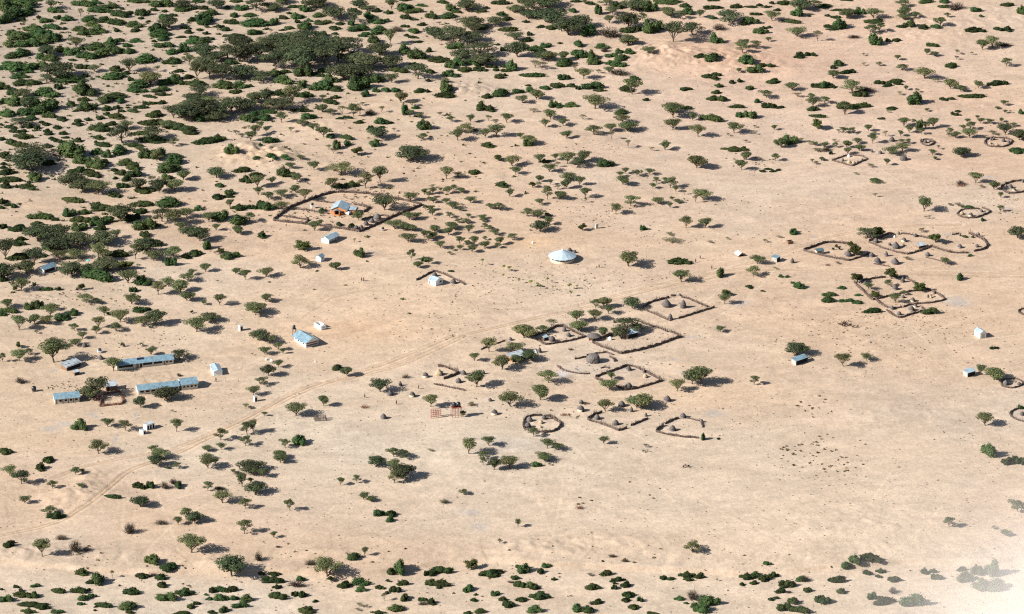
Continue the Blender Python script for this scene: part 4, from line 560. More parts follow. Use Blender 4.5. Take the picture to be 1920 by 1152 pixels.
def fit(k, d, t):
    nw, nh = NOM[k]; v = d[0]; q0 = np.percentile(v, 1.0, axis=0); q1 = np.percentile(v, 99.0, axis=0)
    cx_, cy_ = (q0[0]+q1[0])/2, (q0[1]+q1[1])/2; sxy = nw/(.5*((q1[0]-q0[0])+(q1[1]-q0[1]))); sz = nh/q1[2]
    S = np.array([sxy, sxy, sz]); Cc = np.array([cx_, cy_, 0])
    d = ((v-Cc*(0 if t is not None else 1))*S, d[1], d[2])
    return d, ((t[0]*S, t[1], t[2]) if t is not None else None)
for k, vs in VAR.items(): VAR[k] = [fit(k, d, t) for d, t in vs]
for k, vs in VAR.items():
    VAR[k] = [(d, t, tmesh(('crown' if t is not None else KIND[k][0]), d, M[KIND[k][1]]), tmesh('trunk', t, M['bark'], True) if t is not None else None) for d, t in vs]
OX = [0, 400, 800, 1200, 1520]; OY = [0, 280, 560, 852]
prn = random.Random(5)
plants = []
for (c, r), s in PL.items():
    for e in s.replace('\n', '').split(';'):
        p = e.split()
        if not p: continue
        k = p[0]; cx, cy, cw, ch = [float(t) for t in p[1:]]
        if cw < 5 or ch < 8: continue
        x = OX[c]+cx/3.84; y = OY[r]+cy/3.84; wpx = cw/3.84; hpx = ch/3.84
        pm, dep = ppm(y)
        gv = k == 'g' and 752 < x < 968 and 348 < y < 478; k = 'a' if gv else k; W = wpx/pm*(1.0 if gv else 1.1 if k == 'g' else 1.04 if k in 'as' else 1.08); D = W*.85
        if k in 'gcb':
            D = min(W*.9, hpx/pm*.5/math.sin(dep)) if k == 'c' else min(W*.85, hpx/pm*.5/math.sin(dep))
            D = max(D, W*.35)
            H = max(0.7 if k == 'c' else .9, 1.12*(hpx/pm-.7*D*math.sin(dep))/.85)
            if k == 'c': H = min(H, 2.4)
            y -= D*.5*math.sin(dep)*pm
        elif k == 't': H = hpx/pm/math.cos(dep)
        else:
            H = max(1.0, (hpx/pm-.13*W*math.sin(dep)*2)/math.cos(dep)); D = W
        gx_, gy_, gz_ = G(x, y)
        if y > 1035 and k in 'gc' and x < 1450: W *= .92; D *= .92; H *= .85
        if k in 'gc' and y < 340 and x < 420: W *= 1.14; D *= 1.1; H *= 1.1
        plants.append(dict(k=k, x=gx_, y=gy_, z=gz_, W=W, D=D, H=H, px=x, py=y, area=wpx*hpx*(1 if 0 < x < 1920 else .3)))
def place_key(p):
    return 'a' if p['k'] == 'A' else p['k']
bykind = {}
for p in plants: bykind.setdefault(place_key(p), []).append(p)
for k, L in bykind.items():
    L.sort(key=lambda p: -p['area'])
    for i, p in enumerate(L): p['solo'] = i < 305
GROUPN = {'a': 'acacias scattered over the plain', 's': 'thorn saplings scattered over the plain', 'g': 'green shrubs on the sand', 'c': 'low dark bushes on the sand', 'p': 'shade trees in and around the homesteads', 'b': 'bare thickets on the plain', 't': 'planted seedlings near the round hall'}
solo = []; rest = {}
for p in plants:
    k = p['k']; vi = prn.randrange(len(VAR[k])); d, t, cm, tm = VAR[k][vi]; nw, nh = NOM[k]
    yaw = prn.uniform(0, 6.283) if k not in 'gcb' or p['D'] > .75*p['W'] else prn.choice((0, math.pi))+prn.uniform(-.25, .25)
    sx = p['W']/nw; sy = p['D']/nw; sz = p['H']/nh*prn.uniform(.95, 1.05)
    if k in 'aAspt': sy = sx
    if k == 'A' : sz = max(sz, .5*sx)
    if p['solo']:
        nm = KIND[k][0]
        if tm is not None and k != 's':
            o = empty(nm, (p['x'], p['y'], p['z']-.05), yaw)
            for pn, me in (('crown', cm), ('trunk', tm)):
                ch = bpy.data.objects.new(pn, me); COL.objects.link(ch); ch.parent = o
        elif k == 's':
            o = bpy.data.objects.new(nm, None); COL.objects.link(o); o.location = (p['x'], p['y'], p['z']-.05); o.rotation_euler = (0, 0, yaw)
            for pn, me in (('crown', cm), ('trunk', tm)):
                ch = bpy.data.objects.new(pn, me); COL.objects.link(ch); ch.parent = o
        else:
            o = bpy.data.objects.new(nm, cm); COL.objects.link(o); o.location = (p['x'], p['y'], p['z']-.05); o.rotation_euler = (0, 0, yaw)
        o.scale = (sx, sy, sz); p['o'] = o; solo.append(p)
    else:
        c_, s_ = math.cos(yaw), math.sin(yaw)
        for part, dd in (('crown', d), ('trunk', t)):
            if dd is None: continue
            vv = dd[0]*np.array([sx, sy, sz]); vv = np.stack([vv[:, 0]*c_-vv[:, 1]*s_+p['x'], vv[:, 0]*s_+vv[:, 1]*c_+p['y'], vv[:, 2]+p['z']-.05], 1)
            rest.setdefault((place_key(p), part), []).append((vv, dd[1], dd[2]))
RN = {'a': 'small_acacia_scrub', 'g': 'small_shrubs', 'c': 'small_low_bushes'}
for k in sorted({a for a, b in rest}):
    o = bpy.data.objects.new(RN[k], tmesh(RN[k], joinq(rest[k, 'crown']), M[{'a': 'acacia', 'g': 'green', 'c': 'mat'}[k]])); COL.objects.link(o)
    tag(o, {'a': 'the smallest far acacias, grey-green, scattered over the sand', 'g': 'the smallest far green shrubs scattered over the sand', 'c': 'the smallest dark cushion bushes dotted over the sand'}[k], None, None, 'stuff')
    if (k, 'trunk') in rest:
        t = bpy.data.objects.new('trunks', tmesh('trunks', joinq(rest[k, 'trunk']), M['bark'], True)); COL.objects.link(t); t.parent = o; tag(t, kind='stuff')
# tiny dwarf shrubs, tufts and dung dots: nobody could count them
rng = np.random.RandomState(9)
dots = []
def dotfield(px, py, rx, ry, n, s0=.16, s1=.45):
    X, Y = flat(px, py)
    for _ in range(n):
        a = rng.rand()*6.28; r = rng.rand()**.5; dots.append((X+rx*r*math.cos(a), Y+ry*r*math.sin(a), rng.uniform(s0, s1)))
for f in ((1520, 845, 14, 18, 34, .4, .8), (1570, 850, 14, 20, 18, .35, .7), (1530, 765, 8, 12, 14, .4, .7), (1560, 885, 12, 14, 12, .4, .7), (1200, 930, 16, 14, 8, .4, .7), (1090, 940, 4, 5, 4, .5, .9), (1660, 880, 12, 16, 8), (600, 300, 24, 24, 60), (1075, 395, 22, 22, 70), (1180, 420, 16, 22, 40), (1090, 285, 22, 12, 40),
          (1130, 520, 30, 16, 60), (640, 400, 20, 6, 40), (700, 370, 14, 14, 70, .3, .7), (610, 400, 14, 8, 40, .3, .6), (1380, 400, 20, 20, 20), (1240, 450, 20, 16, 30), (1880, 390, 14, 26, 70), (1260, 660, 20, 26, 60), (1000, 650, 20, 20, 30), (1400, 300, 14, 10, 24, .3, .7), (1120, 690, 10, 8, 16), (1050, 780, 8, 8, 20, .3, .7),
          (1650, 620, 26, 30, 80), (1750, 600, 24, 24, 60), (210, 555, 16, 14, 40), (120, 725, 8, 6, 40), (280, 640, 20, 12, 50), (130, 560, 18, 10, 60), (820, 620, 20, 16, 60), (960, 510, 40, 30, 80), (860, 560, 30, 20, 60), (780, 300, 40, 26, 60), (1700, 650, 60, 40, 120), (1300, 780, 50, 26, 40), (1500, 620, 40, 26, 60), (1060, 540, 26, 10, 30), (1600, 450, 60, 20, 40), (930, 760, 20, 16, 30), (500, 420, 20, 16, 60), (960, 1070, 150, 20, 60, .3, .8), (250, 1050, 90, 20, 40, .3, .8)):
    dotfield(*f)
for _ in range(1100):
    px, py = rng.uniform(-10, 1930), rng.uniform(-5, 1155); X, Y = flat(px, py); dots.append((X, Y, rng.uniform(.14, .38)))
for _ in range(420):
    px, py = rng.uniform(-10, 900), rng.uniform(-5, 420); X, Y = flat(px, py); dots.append((X, Y, rng.uniform(.35, .95)))
parts = []
for X, Y, s in dots:
    z = float(hfun(X, Y)); k = 7
    d = rng.normal(size=(k, 3)); d[:, 2] = np.abs(d[:, 2]); d /= np.linalg.norm(d, axis=1)[:, None]
    p = d*s*np.array([.8, .8, .55])*rng.uniform(.3, 1, (k, 1))
    t = rng.normal(size=(k, 3))*s*.45; u = rng.normal(size=(k, 3))*s*.35
    qd = np.stack([p-t, p+u, p+t, p-u], 1).reshape(-1, 3); qd[:, 2] = np.maximum(qd[:, 2], 0)+z
    qd[:, 0] += X; qd[:, 1] += Y; parts.append((qd, np.arange(4*k).reshape(-1, 4), np.repeat(rng.rand(k), 4)))
scr = []
for _ in range(2600):
    px, py = rng.uniform(-10, 1000)**1.0, rng.uniform(-5, 600)
    if rng.rand() > math.exp(-((px-60)/330)**2-((py-60)/260)**2)+.05: continue
    if 300 < px < 480 and 200 < py: continue
    X, Y = flat(px, py); z = float(hfun(X, Y)); s = rng.uniform(.5, 1.25); k = 16
    d = rng.normal(size=(k, 3)); d[:, 2] = np.abs(d[:, 2]); d /= np.linalg.norm(d, axis=1)[:, None]
    p = d*s*np.array([1.3, .9, .7])*rng.uniform(.3, 1, (k, 1)); t = rng.normal(size=(k, 3))*s*.33; u = rng.normal(size=(k, 3))*s*.28
    qd = np.stack([p-t, p+u, p+t, p-u], 1).reshape(-1, 3); qd[:, 2] = np.maximum(qd[:, 2], 0)+z
    qd[:, 0] += X; qd[:, 1] += Y; scr.append((qd, np.arange(4*k).reshape(-1, 4), np.repeat(rng.rand(k), 4)))
o = bpy.data.objects.new('undergrowth', tmesh('undergrowth', joinq(scr), leafmat('undergrowth_leaf', (0.075, 0.085, 0.04)))); COL.objects.link(o); tag(o, 'fine grey-green undergrowth between the bushes at the upper left', None, None, 'stuff')
twm = leafmat('dwarf_tuft', (0.135, 0.11, 0.07))
o = bpy.data.objects.new('dwarf_tufts', tmesh('dwarf_tufts', joinq(parts), twm)); COL.objects.link(o); tag(o, 'tiny dry tufts and dwarf bushes dotting the sand', None, None, 'stuff')
# ------------------------------------------------------------------ buildings
LM = []      # landmarks for telling look-alikes apart: (phrase, px, py)
def frame(P1, P2):
    a = G(*P1); b_ = G(*P2); dx, dy = b_[0]-a[0], b_[1]-a[1]
    return a, math.hypot(dx, dy), math.atan2(dy, dx)
def house(name, P1, P2, depth, wh=2.3, rise=1.1, roof='long', over=0.4, wallm='white', roofm='blue', ops=(), label='', cat='house', group=None, front_open=False, posts=0, solar=(), L=None):
    (x, y, z), L0, rz = frame(P1, P2); L = L or L0
    c_, s_ = math.cos(rz), math.sin(rz)
    zz = [float(hfun(x+u*c_-v*s_, y+u*s_+v*c_)) for u in (0, L) for v in (0, depth)]; z = sum(zz)/4
    e = empty(name, (x, y, z), rz); tag(e, label, cat, group)
    lo = -0.6; D = depth; T = .07
    wm = M[wallm]; b1 = MB()
    if roof == 'none':
        t = .2
        b1.box(0, L, 0, t, lo, wh); b1.box(0, L, D-t, D, lo, wh); b1.box(0, t, t, D-t, lo, wh*1.001); b1.box(L-t, L, t+1.2, D-t, lo, wh*.999)
        b1.build('wall', wm, e)
    elif front_open:
        t = .18; g = D*.32     # open veranda along the front: the main wall stands back, posts carry the eave
        top = wh if roof != 'mono' else wh
        b1.prism([(g, lo), (D, lo), (D, wh), (D/2, wh+rise-.05) if roof == 'long' else (D, wh+rise*.9), (g, wh+rise*g/D*(2 if roof == 'long' else 1)-.05)] if roof == 'long' else [(g, lo), (D, lo), (D, wh-.03), (g, wh+rise*(1-g/D)-.06)], t, L-t, 0)
        b1.prism([(0, lo), (D, lo), (D, wh-.03), (D/2, wh+rise-.08), (0, wh-.05)] if roof == 'long' else [(0, lo), (D, lo), (D, wh-.03), (0, wh+rise-.08)], 0, t-.003, 0)
        b1.build('wall', wm, e)
        for i in range(posts+1):
            u = (L-.2)*i/max(posts, 1)+.02
            m = MB(); m.box(u+.2 if i == 0 else u, (u+.2 if i == 0 else u)+.15, .02, .17, lo, (wh if roof == 'long' else wh+rise)-.06); m.build('post', M['wood'], e)
    else:
        if roof == 'long': b1.prism([(0, lo), (D, lo), (D, wh), (D/2, wh+rise-.04), (0, wh)], 0, L, 0)
        elif roof == 'cross': b1.prism([(0, lo), (L, lo), (L, wh), (L/2, wh+rise-.04), (0, wh)], 0, D, 1)
        else: b1.prism([(0, lo), (D, lo), (D, wh), (0, wh+rise-.05)] if roof == 'mono' else [(0, lo), (D, lo), (D, wh+rise-.05), (0, wh)], 0, L, 0)
        b1.build('wall', wm, e)
    if roof != 'none':
        r = MB(); o_ = over
        if roof == 'long':
            sl_ = rise/(D/2); zo = wh-o_*sl_+.02; zr = wh+rise+.02
            r.prism([(-o_, zo), (D/2, zr), (D+o_, zo), (D+o_, zo+T), (D/2, zr+T), (-o_, zo+T)], -o_, L+o_, 0)
        elif roof == 'cross':
            sl_ = rise/(L/2); zo = wh-o_*sl_+.02; zr = wh+rise+.02
            r.prism([(-o_, zo), (L/2, zr), (L+o_, zo), (L+o_, zo+T), (L/2, zr+T), (-o_, zo+T)], -o_, D+o_, 1)
        else:
            sl_ = rise/D; s2 = 1 if roof == 'mono' else -1; z0 = wh+(rise if roof == 'mono' else 0)+.02; z1 = wh+(0 if roof == 'mono' else rise)+.02
            r.prism([(-o_, z0+o_*sl_*s2), (D+o_, z1-o_*sl_*s2), (D+o_, z1-o_*sl_*s2+T), (-o_, z0+o_*sl_*s2+T)], -o_, L+o_, 0)
        ro = r.build('roof', M[roofm], e)
        for (u0, u1, f0, f1) in solar:      # panels lying on the front slope
            def zf(v): return (wh+rise*v/(D/2) if roof == 'long' else wh+rise*(1-v/D))+.02+T+.03
            v0, v1 = f0*(D/2 if roof == 'long' else D), f1*(D/2 if roof == 'long' else D)
            p = MB(); p.prism([(v0, zf(v0)), (v1, zf(v1)), (v1, zf(v1)+.06), (v0, zf(v0)+.06)], u0*L, u1*L, 0); p.build('solar_panel', M['solar'], ro)
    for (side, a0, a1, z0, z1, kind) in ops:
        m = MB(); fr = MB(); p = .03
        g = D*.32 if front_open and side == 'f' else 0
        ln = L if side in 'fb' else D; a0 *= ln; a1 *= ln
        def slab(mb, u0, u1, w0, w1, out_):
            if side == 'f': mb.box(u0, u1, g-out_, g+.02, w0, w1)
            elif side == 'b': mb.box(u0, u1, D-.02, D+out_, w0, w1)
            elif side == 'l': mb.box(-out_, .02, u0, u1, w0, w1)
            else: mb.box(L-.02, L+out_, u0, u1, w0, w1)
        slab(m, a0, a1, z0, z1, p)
        wo_ = m.build({'dark': 'opening', 'brown': 'brown_panel', 'orange': 'side_panel', 'wall': 'door', 'canvas': 'vent'}.get(kind, kind), M['dark' if kind in ('window', 'doorway') else 'brown' if kind == 'door' else kind], e)
        if kind == 'window':
            slab(fr, a0-.1, a1+.1, z0-.12, z0-.003, .06); fr.build('sill', wm, wo_)
    return e
W = 'window'
def wins(side, n, z0=1.0, z1=1.9, a=.06, b=.94, frac=.55): 
    s = (b-a)/n; return [(side, a+s*(i+.5-frac/2), a+s*(i+.5+frac/2), z0, z1, W) for i in range(n)]
house('white_house', (616.8, 457.8), (636, 449.5), 4.2, 2.1, 1.0, 'long', .35, 'white', 'pale', front_open=True, posts=3, label='white house with pale blue tin roof and dark veranda below the big walled compound')
house('white_hut_house', (601.2, 491.7), (608.4, 488.2), 2.6, 2.0, .8, 'long', .2, 'white', 'blue', [('f', .4, .7, 1.0, 1.6, W)], label='tiny white one-room house with blue gable roof, left of two bushes', cat='small house')
o3 = house('orange_house', (649, 403.2), (622, 402.4), 9.0, 2.6, 1.3, 'cross', .5, 'orange', 'pale', [], label='') if False else None
(x3, y3, z3), L3, rz3 = frame((621.5, 402.2), (649.5, 403.4))
e3 = empty('orange_house', (x3, y3, z3), rz3); tag(e3, 'orange-walled house with large pale blue roof in the big fenced compound', 'house')
MB().prism([(0, -.5), (L3, -.5), (L3, 2.36), (L3*.42, 3.85), (0, 2.38)], 0, 8.0, 1).build('wall', M['orange'], e3)
rf = MB(); rf.prism([(-.5, 2.30), (L3*.42, 3.95), (L3+.5, 2.27), (L3+.5, 2.34), (L3*.42, 4.02), (-.5, 2.37)], -.4, 8.4, 1); rf.build('roof', M['pale'], e3)
MB().box(L3+.003, L3+3.6, 1.5, 5.2, -.5, 2.15).build('side_wing', M['orange'], e3)
rf = MB(); rf.prism([(L3+.9, 2.28), (L3+4.0, 2.2), (L3+4.0, 2.27), (L3+.9, 2.35)], .9, 5.7, 1); rf.build('wing_roof', M['pale'], e3)
pw = MB(); pw.box(1.5, 4.0, -1.8, -1.65, -.5, .7); pw.box(1.5, 1.75, -1.6, -.003, -.5, 2.2); pw.box(3.75, 4.0, -1.6, -.003, -.5, 2.2); pw.build('porch', M['orange'], e3)
rf = MB(); rf.prism([(1.1, 2.2), (2.75, 3.0), (4.4, 2.2), (4.4, 2.27), (2.75, 3.07), (1.1, 2.27)], -2.1, -.65, 1); rf.build('porch_roof', M['blue'], e3)
MB().box(2.0, 3.5, -.03, .02, 0, 2.0).build('doorway', M['dark'], e3)
MB().box(4.9, 5.9, -.03, .02, 1.0, 1.8).build('window', M['dark'], e3)
MB().box(L3+.3, L3+1.9, 1.47, 1.52, 0, 1.9).build('doorway', M['dark'], e3)
house('blue_roofed_house', (82.4, 514.2), (105, 506.5), 3.8, 2.0, 1.1, 'long', .35, 'white', 'blue', wins('l', 2, .9, 1.6, .12, .88, .5)+[('f', .1, .9, .2, 1.7, 'dark')], label='small blue-roofed white house half hidden among acacias at the left edge')
house('school_kitchen', (125.2, 696.1), (152.5, 686.8), 3.8, 1.7, .7, 'mono2', .3, 'brown', 'tin', [('f', .05, .95, .1, 1.9, 'dark')], solar=[(.28, .42, .45, .95)], label='brown-walled shed with pale tin roof and a dark panel, beside the big-limbed acacia', cat='shed')
house('brick_shed', (139.8, 705.2), (149.8, 702.4), 1.9, 1.3, .3, 'mono2', .12, 'brown', 'tin', [('f', .15, .85, .1, 1.2, 'dark')], label='tiny brown shed with flat tin roof below the larger tin-roofed shed', cat='shed')
house('classroom_block', (103.4, 758.5), (149.2, 754.2), 5.6, 2.3, 1.25, 'long', .4, 'wall', 'blue', wins('f', 4, .9, 1.7, .12, .98, .45)+[('f', .03, .08, 0, 1.9, 'door'), ('f', .3, .335, 0, 1.9, 'door'), ('f', .53, .565, 0, 1.9, 'door'), ('f', .74, .775, 0, 1.9, 'door')], label='blue-roofed classroom block with four dark windows, lowest left of the school', cat='school block')
house('storeroom', (199.4, 734.4), (220.6, 730.8), 3.2, 2.0, .7, 'mono2', .3, 'brown', 'tin', [('f', .1, .3, .1, 1.7, 'dark')], solar=[], label='brown store with striped tin roof, partly behind a spreading acacia and stick pen', cat='shed')
house('long_classroom_block', (220, 695.3), (325.6, 682.6), 5.6, 2.2, 1.2, 'long', .35, 'wall', 'blue', [('f', .02, .28, .9, 1.9, W), ('f', .34, .38, 0, 1.9, 'door'), ('f', .405, .44, 0, 1.9, 'doorway'), ('f', .46, .62, 1.0, 1.9, W), ('f', .65, .80, 1.0, 1.9, W), ('f', .825, .85, 0, 1.9, 'door'), ('f', .865, .905, 1.0, 1.6, W), ('f', .93, .97, 1.0, 1.6, W)], solar=[(.37, .49, .55, .92)], label='long blue-roofed classroom block with a solar panel, upper of the school rows', cat='school block')
house('lower_classroom_block', (259.5, 741), (336.3, 732.8), 5.4, 2.2, 1.2, 'long', .35, 'wall', 'blue', wins('f', 7, .95, 1.7, .02, .99, .68), label='long blue-roofed classroom block below the court, an acacia before its windows', cat='school block')
house('end_classroom', (341, 732.6), (371, 728.9), 6.6, 2.5, 1.35, 'long', .35, 'wall', 'blue', wins('f', 4, 1.1, 1.8, .04, .98, .5), label='short blue-roofed classroom with four windows at the right end of the lower row', cat='school block')
house('white_school_store', (400.5, 705.4), (417, 703.8), 7.4, 1.9, .75, 'cross', .25, 'white', 'pale', label='square white building with pale gable roof right of the school blocks', cat='house')
house('blue_gabled_hall', (573.75, 652.5), (597, 645.8), 9.4, 2.25, 1.5, 'cross', .75, 'white', 'blue', [('f', .05, .95, .25, 1.0, 'brown'), ('f', .05, .95, 1.25, 1.9, 'brown'), ('f', .32, .55, 2.3, 2.8, 'canvas')]+wins('l', 4, .8, 1.6, .1, .95, .5), label='large blue gable-roofed house beside the slim black water tank tower', cat='house')  # brown front bands: gable stripes, with the wall's shade put into their colour
house('roofless_walls', (602.2, 619.9), (612, 616.8), 5.0, 1.8, 0, 'none', 0, 'white', 'blue', label='roofless white-walled enclosure with a black tank, above the blue-roofed house', cat='enclosure')
house('white_walled_house', (816.4, 537.1), (830.4, 531.5), 4.3, 2.1, 1.0, 'cross', .25, 'white', 'pale', [('f', .55, .82, 1.0, 1.7, W), ('l', .7, .85, .1, 1.7, 'doorway')], label='white house with pale gable roof and one window inside the small stick fence', cat='house')
house('tin_roofed_house', (960.9, 680.1), (985.5, 673.2), 3.4, 2.0, .7, 'mono2', .4, 'brown', 'tin', [('f', .03, .97, .05, 1.8, 'dark'), ('l', .2, .8, .3, 1.6, 'orange')], label='patched tin-roofed house with trees against its dark front', cat='house')
house('tin_shed', (1020.2, 640.1), (1028.2, 638.2), 1.8, 1.5, .45, 'mono2', .15, 'brown', 'pale', [('f', .1, .9, .05, 1.4, 'dark')], label='small pale-roofed shed beside a grey dome hut near the fence corner', cat='shed')
house('shaded_shed', (1177.5, 635.5), (1196.6, 630.6), 2.6, 1.9, .7, 'mono2', .3, 'wood', 'pale', [('f', .05, .95, .05, 1.7, 'dark')], label='pale blue roofed shed under big trees inside the diamond-shaped stick fence', cat='shed')
house('open_front_shed', (1492.3, 686), (1515.2, 677.8), 2.6, 1.9, .5, 'mono2', .2, 'stone', 'blue', [('f', .04, .96, .05, 1.75, 'dark')], label='blue-roofed open-fronted shed below a round dark acacia on bare ground', cat='shed')
house('white_cottage', (1837.5, 635.6), (1848.8, 633.2), 4.6, 2.4, .8, 'cross', .2, 'white', 'pale', [('f', .25, .8, .1, 2.0, 'wall'), ('l', .3, .4, 1.2, 1.7, W)], label='lone white cottage with pale blue gable roof near the right edge', cat='house')
house('roadside_shed', (1814, 707.8), (1828.6, 703.4), 2.6, 1.9, .4, 'mono2', .3, 'stone', 'pale', [('f', .06, .94, .05, 1.8, 'dark')], label='pale blue roofed shed with dark open front beside acacias near the right edge', cat='shed')
house('kiosk', (1456.5, 492.7), (1462.6, 488.9), 2.6, 2.0, .25, 'mono2', .2, 'stone', 'blue', [('f', .05, .95, .05, 1.9, 'dark')], label='pale kiosk with flat blue roof beside the track, right of two acacias', cat='kiosk')
house('plank_pen', (1478, 458.9), (1487.5, 457.2), 1.8, 1.35, 0, 'none', 0, 'brown', 'blue', label='small dark plank pen standing alone above the track', cat='pen')
house('canvas_shelter', (1384.5, 481.8), (1396, 480), 3.2, .75, 1.0, 'cross', .3, 'brown', 'canvas', [('f', .2, .8, .05, .9, 'dark')], label='low shelter draped in pale canvas beside the track', cat='shelter')
house('garden_shed', (1531.8, 477.8), (1544.7, 475.9), 1.8, 1.6, .35, 'mono2', .25, 'cream', 'teal', [('f', .2, .3, .05, 1.4, 'brown'), ('f', .5, .6, .05, 1.4, 'brown')], label='pale plank shed with green-blue roof inside the left oval stick fence', cat='shed')
house('sun_shelter', (1723, 467.2), (1736, 464.4), 2.6, 1.2, .3, 'mono2', .25, 'brown', 'tin', [('f', .05, .95, .05, 1.1, 'dark')], label='low shelter with bright tin roof at the fence corner beside a dark tree', cat='shelter')
house('pole_kiosk', (1117.5, 429.5), (1121.8, 428.8), 1.2, 1.9, .2, 'mono', .1, 'stone', 'tin', [('r', .2, .8, .1, 1.6, 'dark')], label='tiny grey kiosk beside a dark round bush above the round hall', cat='kiosk')
# latrines and small white blocks
def latrine(P1, P2, depth, h, label, doors=1, lean='r'):
    o = house('latrine', P1, P2, depth, h, .15, 'mono', .06, 'white', 'tin', [('f', (i+.25)/doors, (i+.85)/doors, .1, h*.85, 'doorway') for i in range(doors)], label=label, cat='latrine'); return o
latrine((450.2, 621.6), (456, 620.3), 1.7, 2.2, 'white latrine with dark doorway, left of the acacia cluster by the blue-roofed house')
latrine((477.2, 754.4), (482.8, 753.4), 1.7, 2.2, 'white latrine with dark doorway beside the vehicle track')
house('latrine', (261.5, 812.5), (268.5, 815.5), 1.6, 1.4, .2, 'mono', .1, 'white', 'tin', [('r', .2, .8, .1, 1.2, 'doorway')], label='low white block, left of the striped double latrine below the school', cat='latrine')
latrine((275.5, 807.5), (290, 802.5), 2.4, 2.1, 'wide white latrine with dark doorways below the school', doors=3)
for px, py, w_, lab in ((499, 675.5, .9, 'small white block left of another, above the round acacia'), (509.4, 678, 1.1, 'small white block right of another, beside a thin acacia'), (591.3, 679.5, .7, 'small white post-like block on open sand left of the track bend'), (266.5, 648, .9, 'small white sack beside twigs above the long classroom block'), (999.2, 456.5, 1.0, 'white boulder beside the reddish hollow above the round hall'), (1143.8, 637.5, 1.5, 'white boat-shaped heap inside the diamond-shaped stick fence'), (1677, 445.3, .9, 'white bundle at the back fence of the middle homestead'), (1591.4, 294.6, 1.3, 'white bundle on the back fence of the far diamond pen')):
    x, y, z = G(px, py); m = MB(); rr = random.Random(int(px)); m.lathe([(w_*.4, -.1), (w_*.55, w_*.3), (w_*.4, w_*.75), (w_*.1, w_*.95)], 7, rng=rr, jit=.18)
    o = m.build('white_block', M['white']); o.location = (x, y, z); tag(o, lab, 'boulder' if 'boulder' in lab else 'block')
# the round hall
x, y, z = G(1054.4, 487.3); e = empty('round_hall', (x, y, z)); tag(e, 'round open-sided hall with wide conical pale blue roof on open sand', 'hall')
m = MB(); K = 32
prof = [(5.3, -.4), (5.3, .95), (5.1, .95), (5.1, -.4)]
vv = []
for r_, z_ in prof:
    for i in range(K): vv.append((r_*math.cos(6.2832*i/K), r_*math.sin(6.2832*i/K), z_))
ff = [(j*K+i, j*K+(i+1) % K, ((j+1) % 4)*K+(i+1) % K, ((j+1) % 4)*K+i) for j in range(4) for i in range(K)]
m.add(vv, ff); m.build('low_wall', M['cream'], e)
m = MB(); m.lathe([(5.05, .0), (5.05, .12)], 24); m.build('floor_slab', M['wall'], e)
for i in range(14):
    a = 6.2832*i/14; m = MB(); m.tube((5.2*math.cos(a), 5.2*math.sin(a), .955), (5.2*math.cos(a), 5.2*math.sin(a), 2.12), .08, .08, 6); m.build('post', M['white'], e)
K = 28; m = MB(); vv = [(0, 0, 4.75), (0, 0, 4.68)]
for i in range(K):
    a = 6.2832*i/K; d = 0.05 if i % 2 else -.03
    vv += [(6.15*math.cos(a), 6.15*math.sin(a), 2.0+d), (6.15*math.cos(a), 6.15*math.sin(a), 1.93+d)]
ff = []
for i in range(K):
    j = (i+1) % K; ff += [(0, 2+2*i, 2+2*j), (1, 3+2*j, 3+2*i), (2+2*i, 3+2*i, 3+2*j, 2+2*j)]
m.add(vv, ff); ro = m.build('roof', M['hall'], e)
m = MB(); m.lathe([(.28, 4.6), (.28, 4.95), (.05, 5.15)], 8); m.build('finial', M['white'], ro)
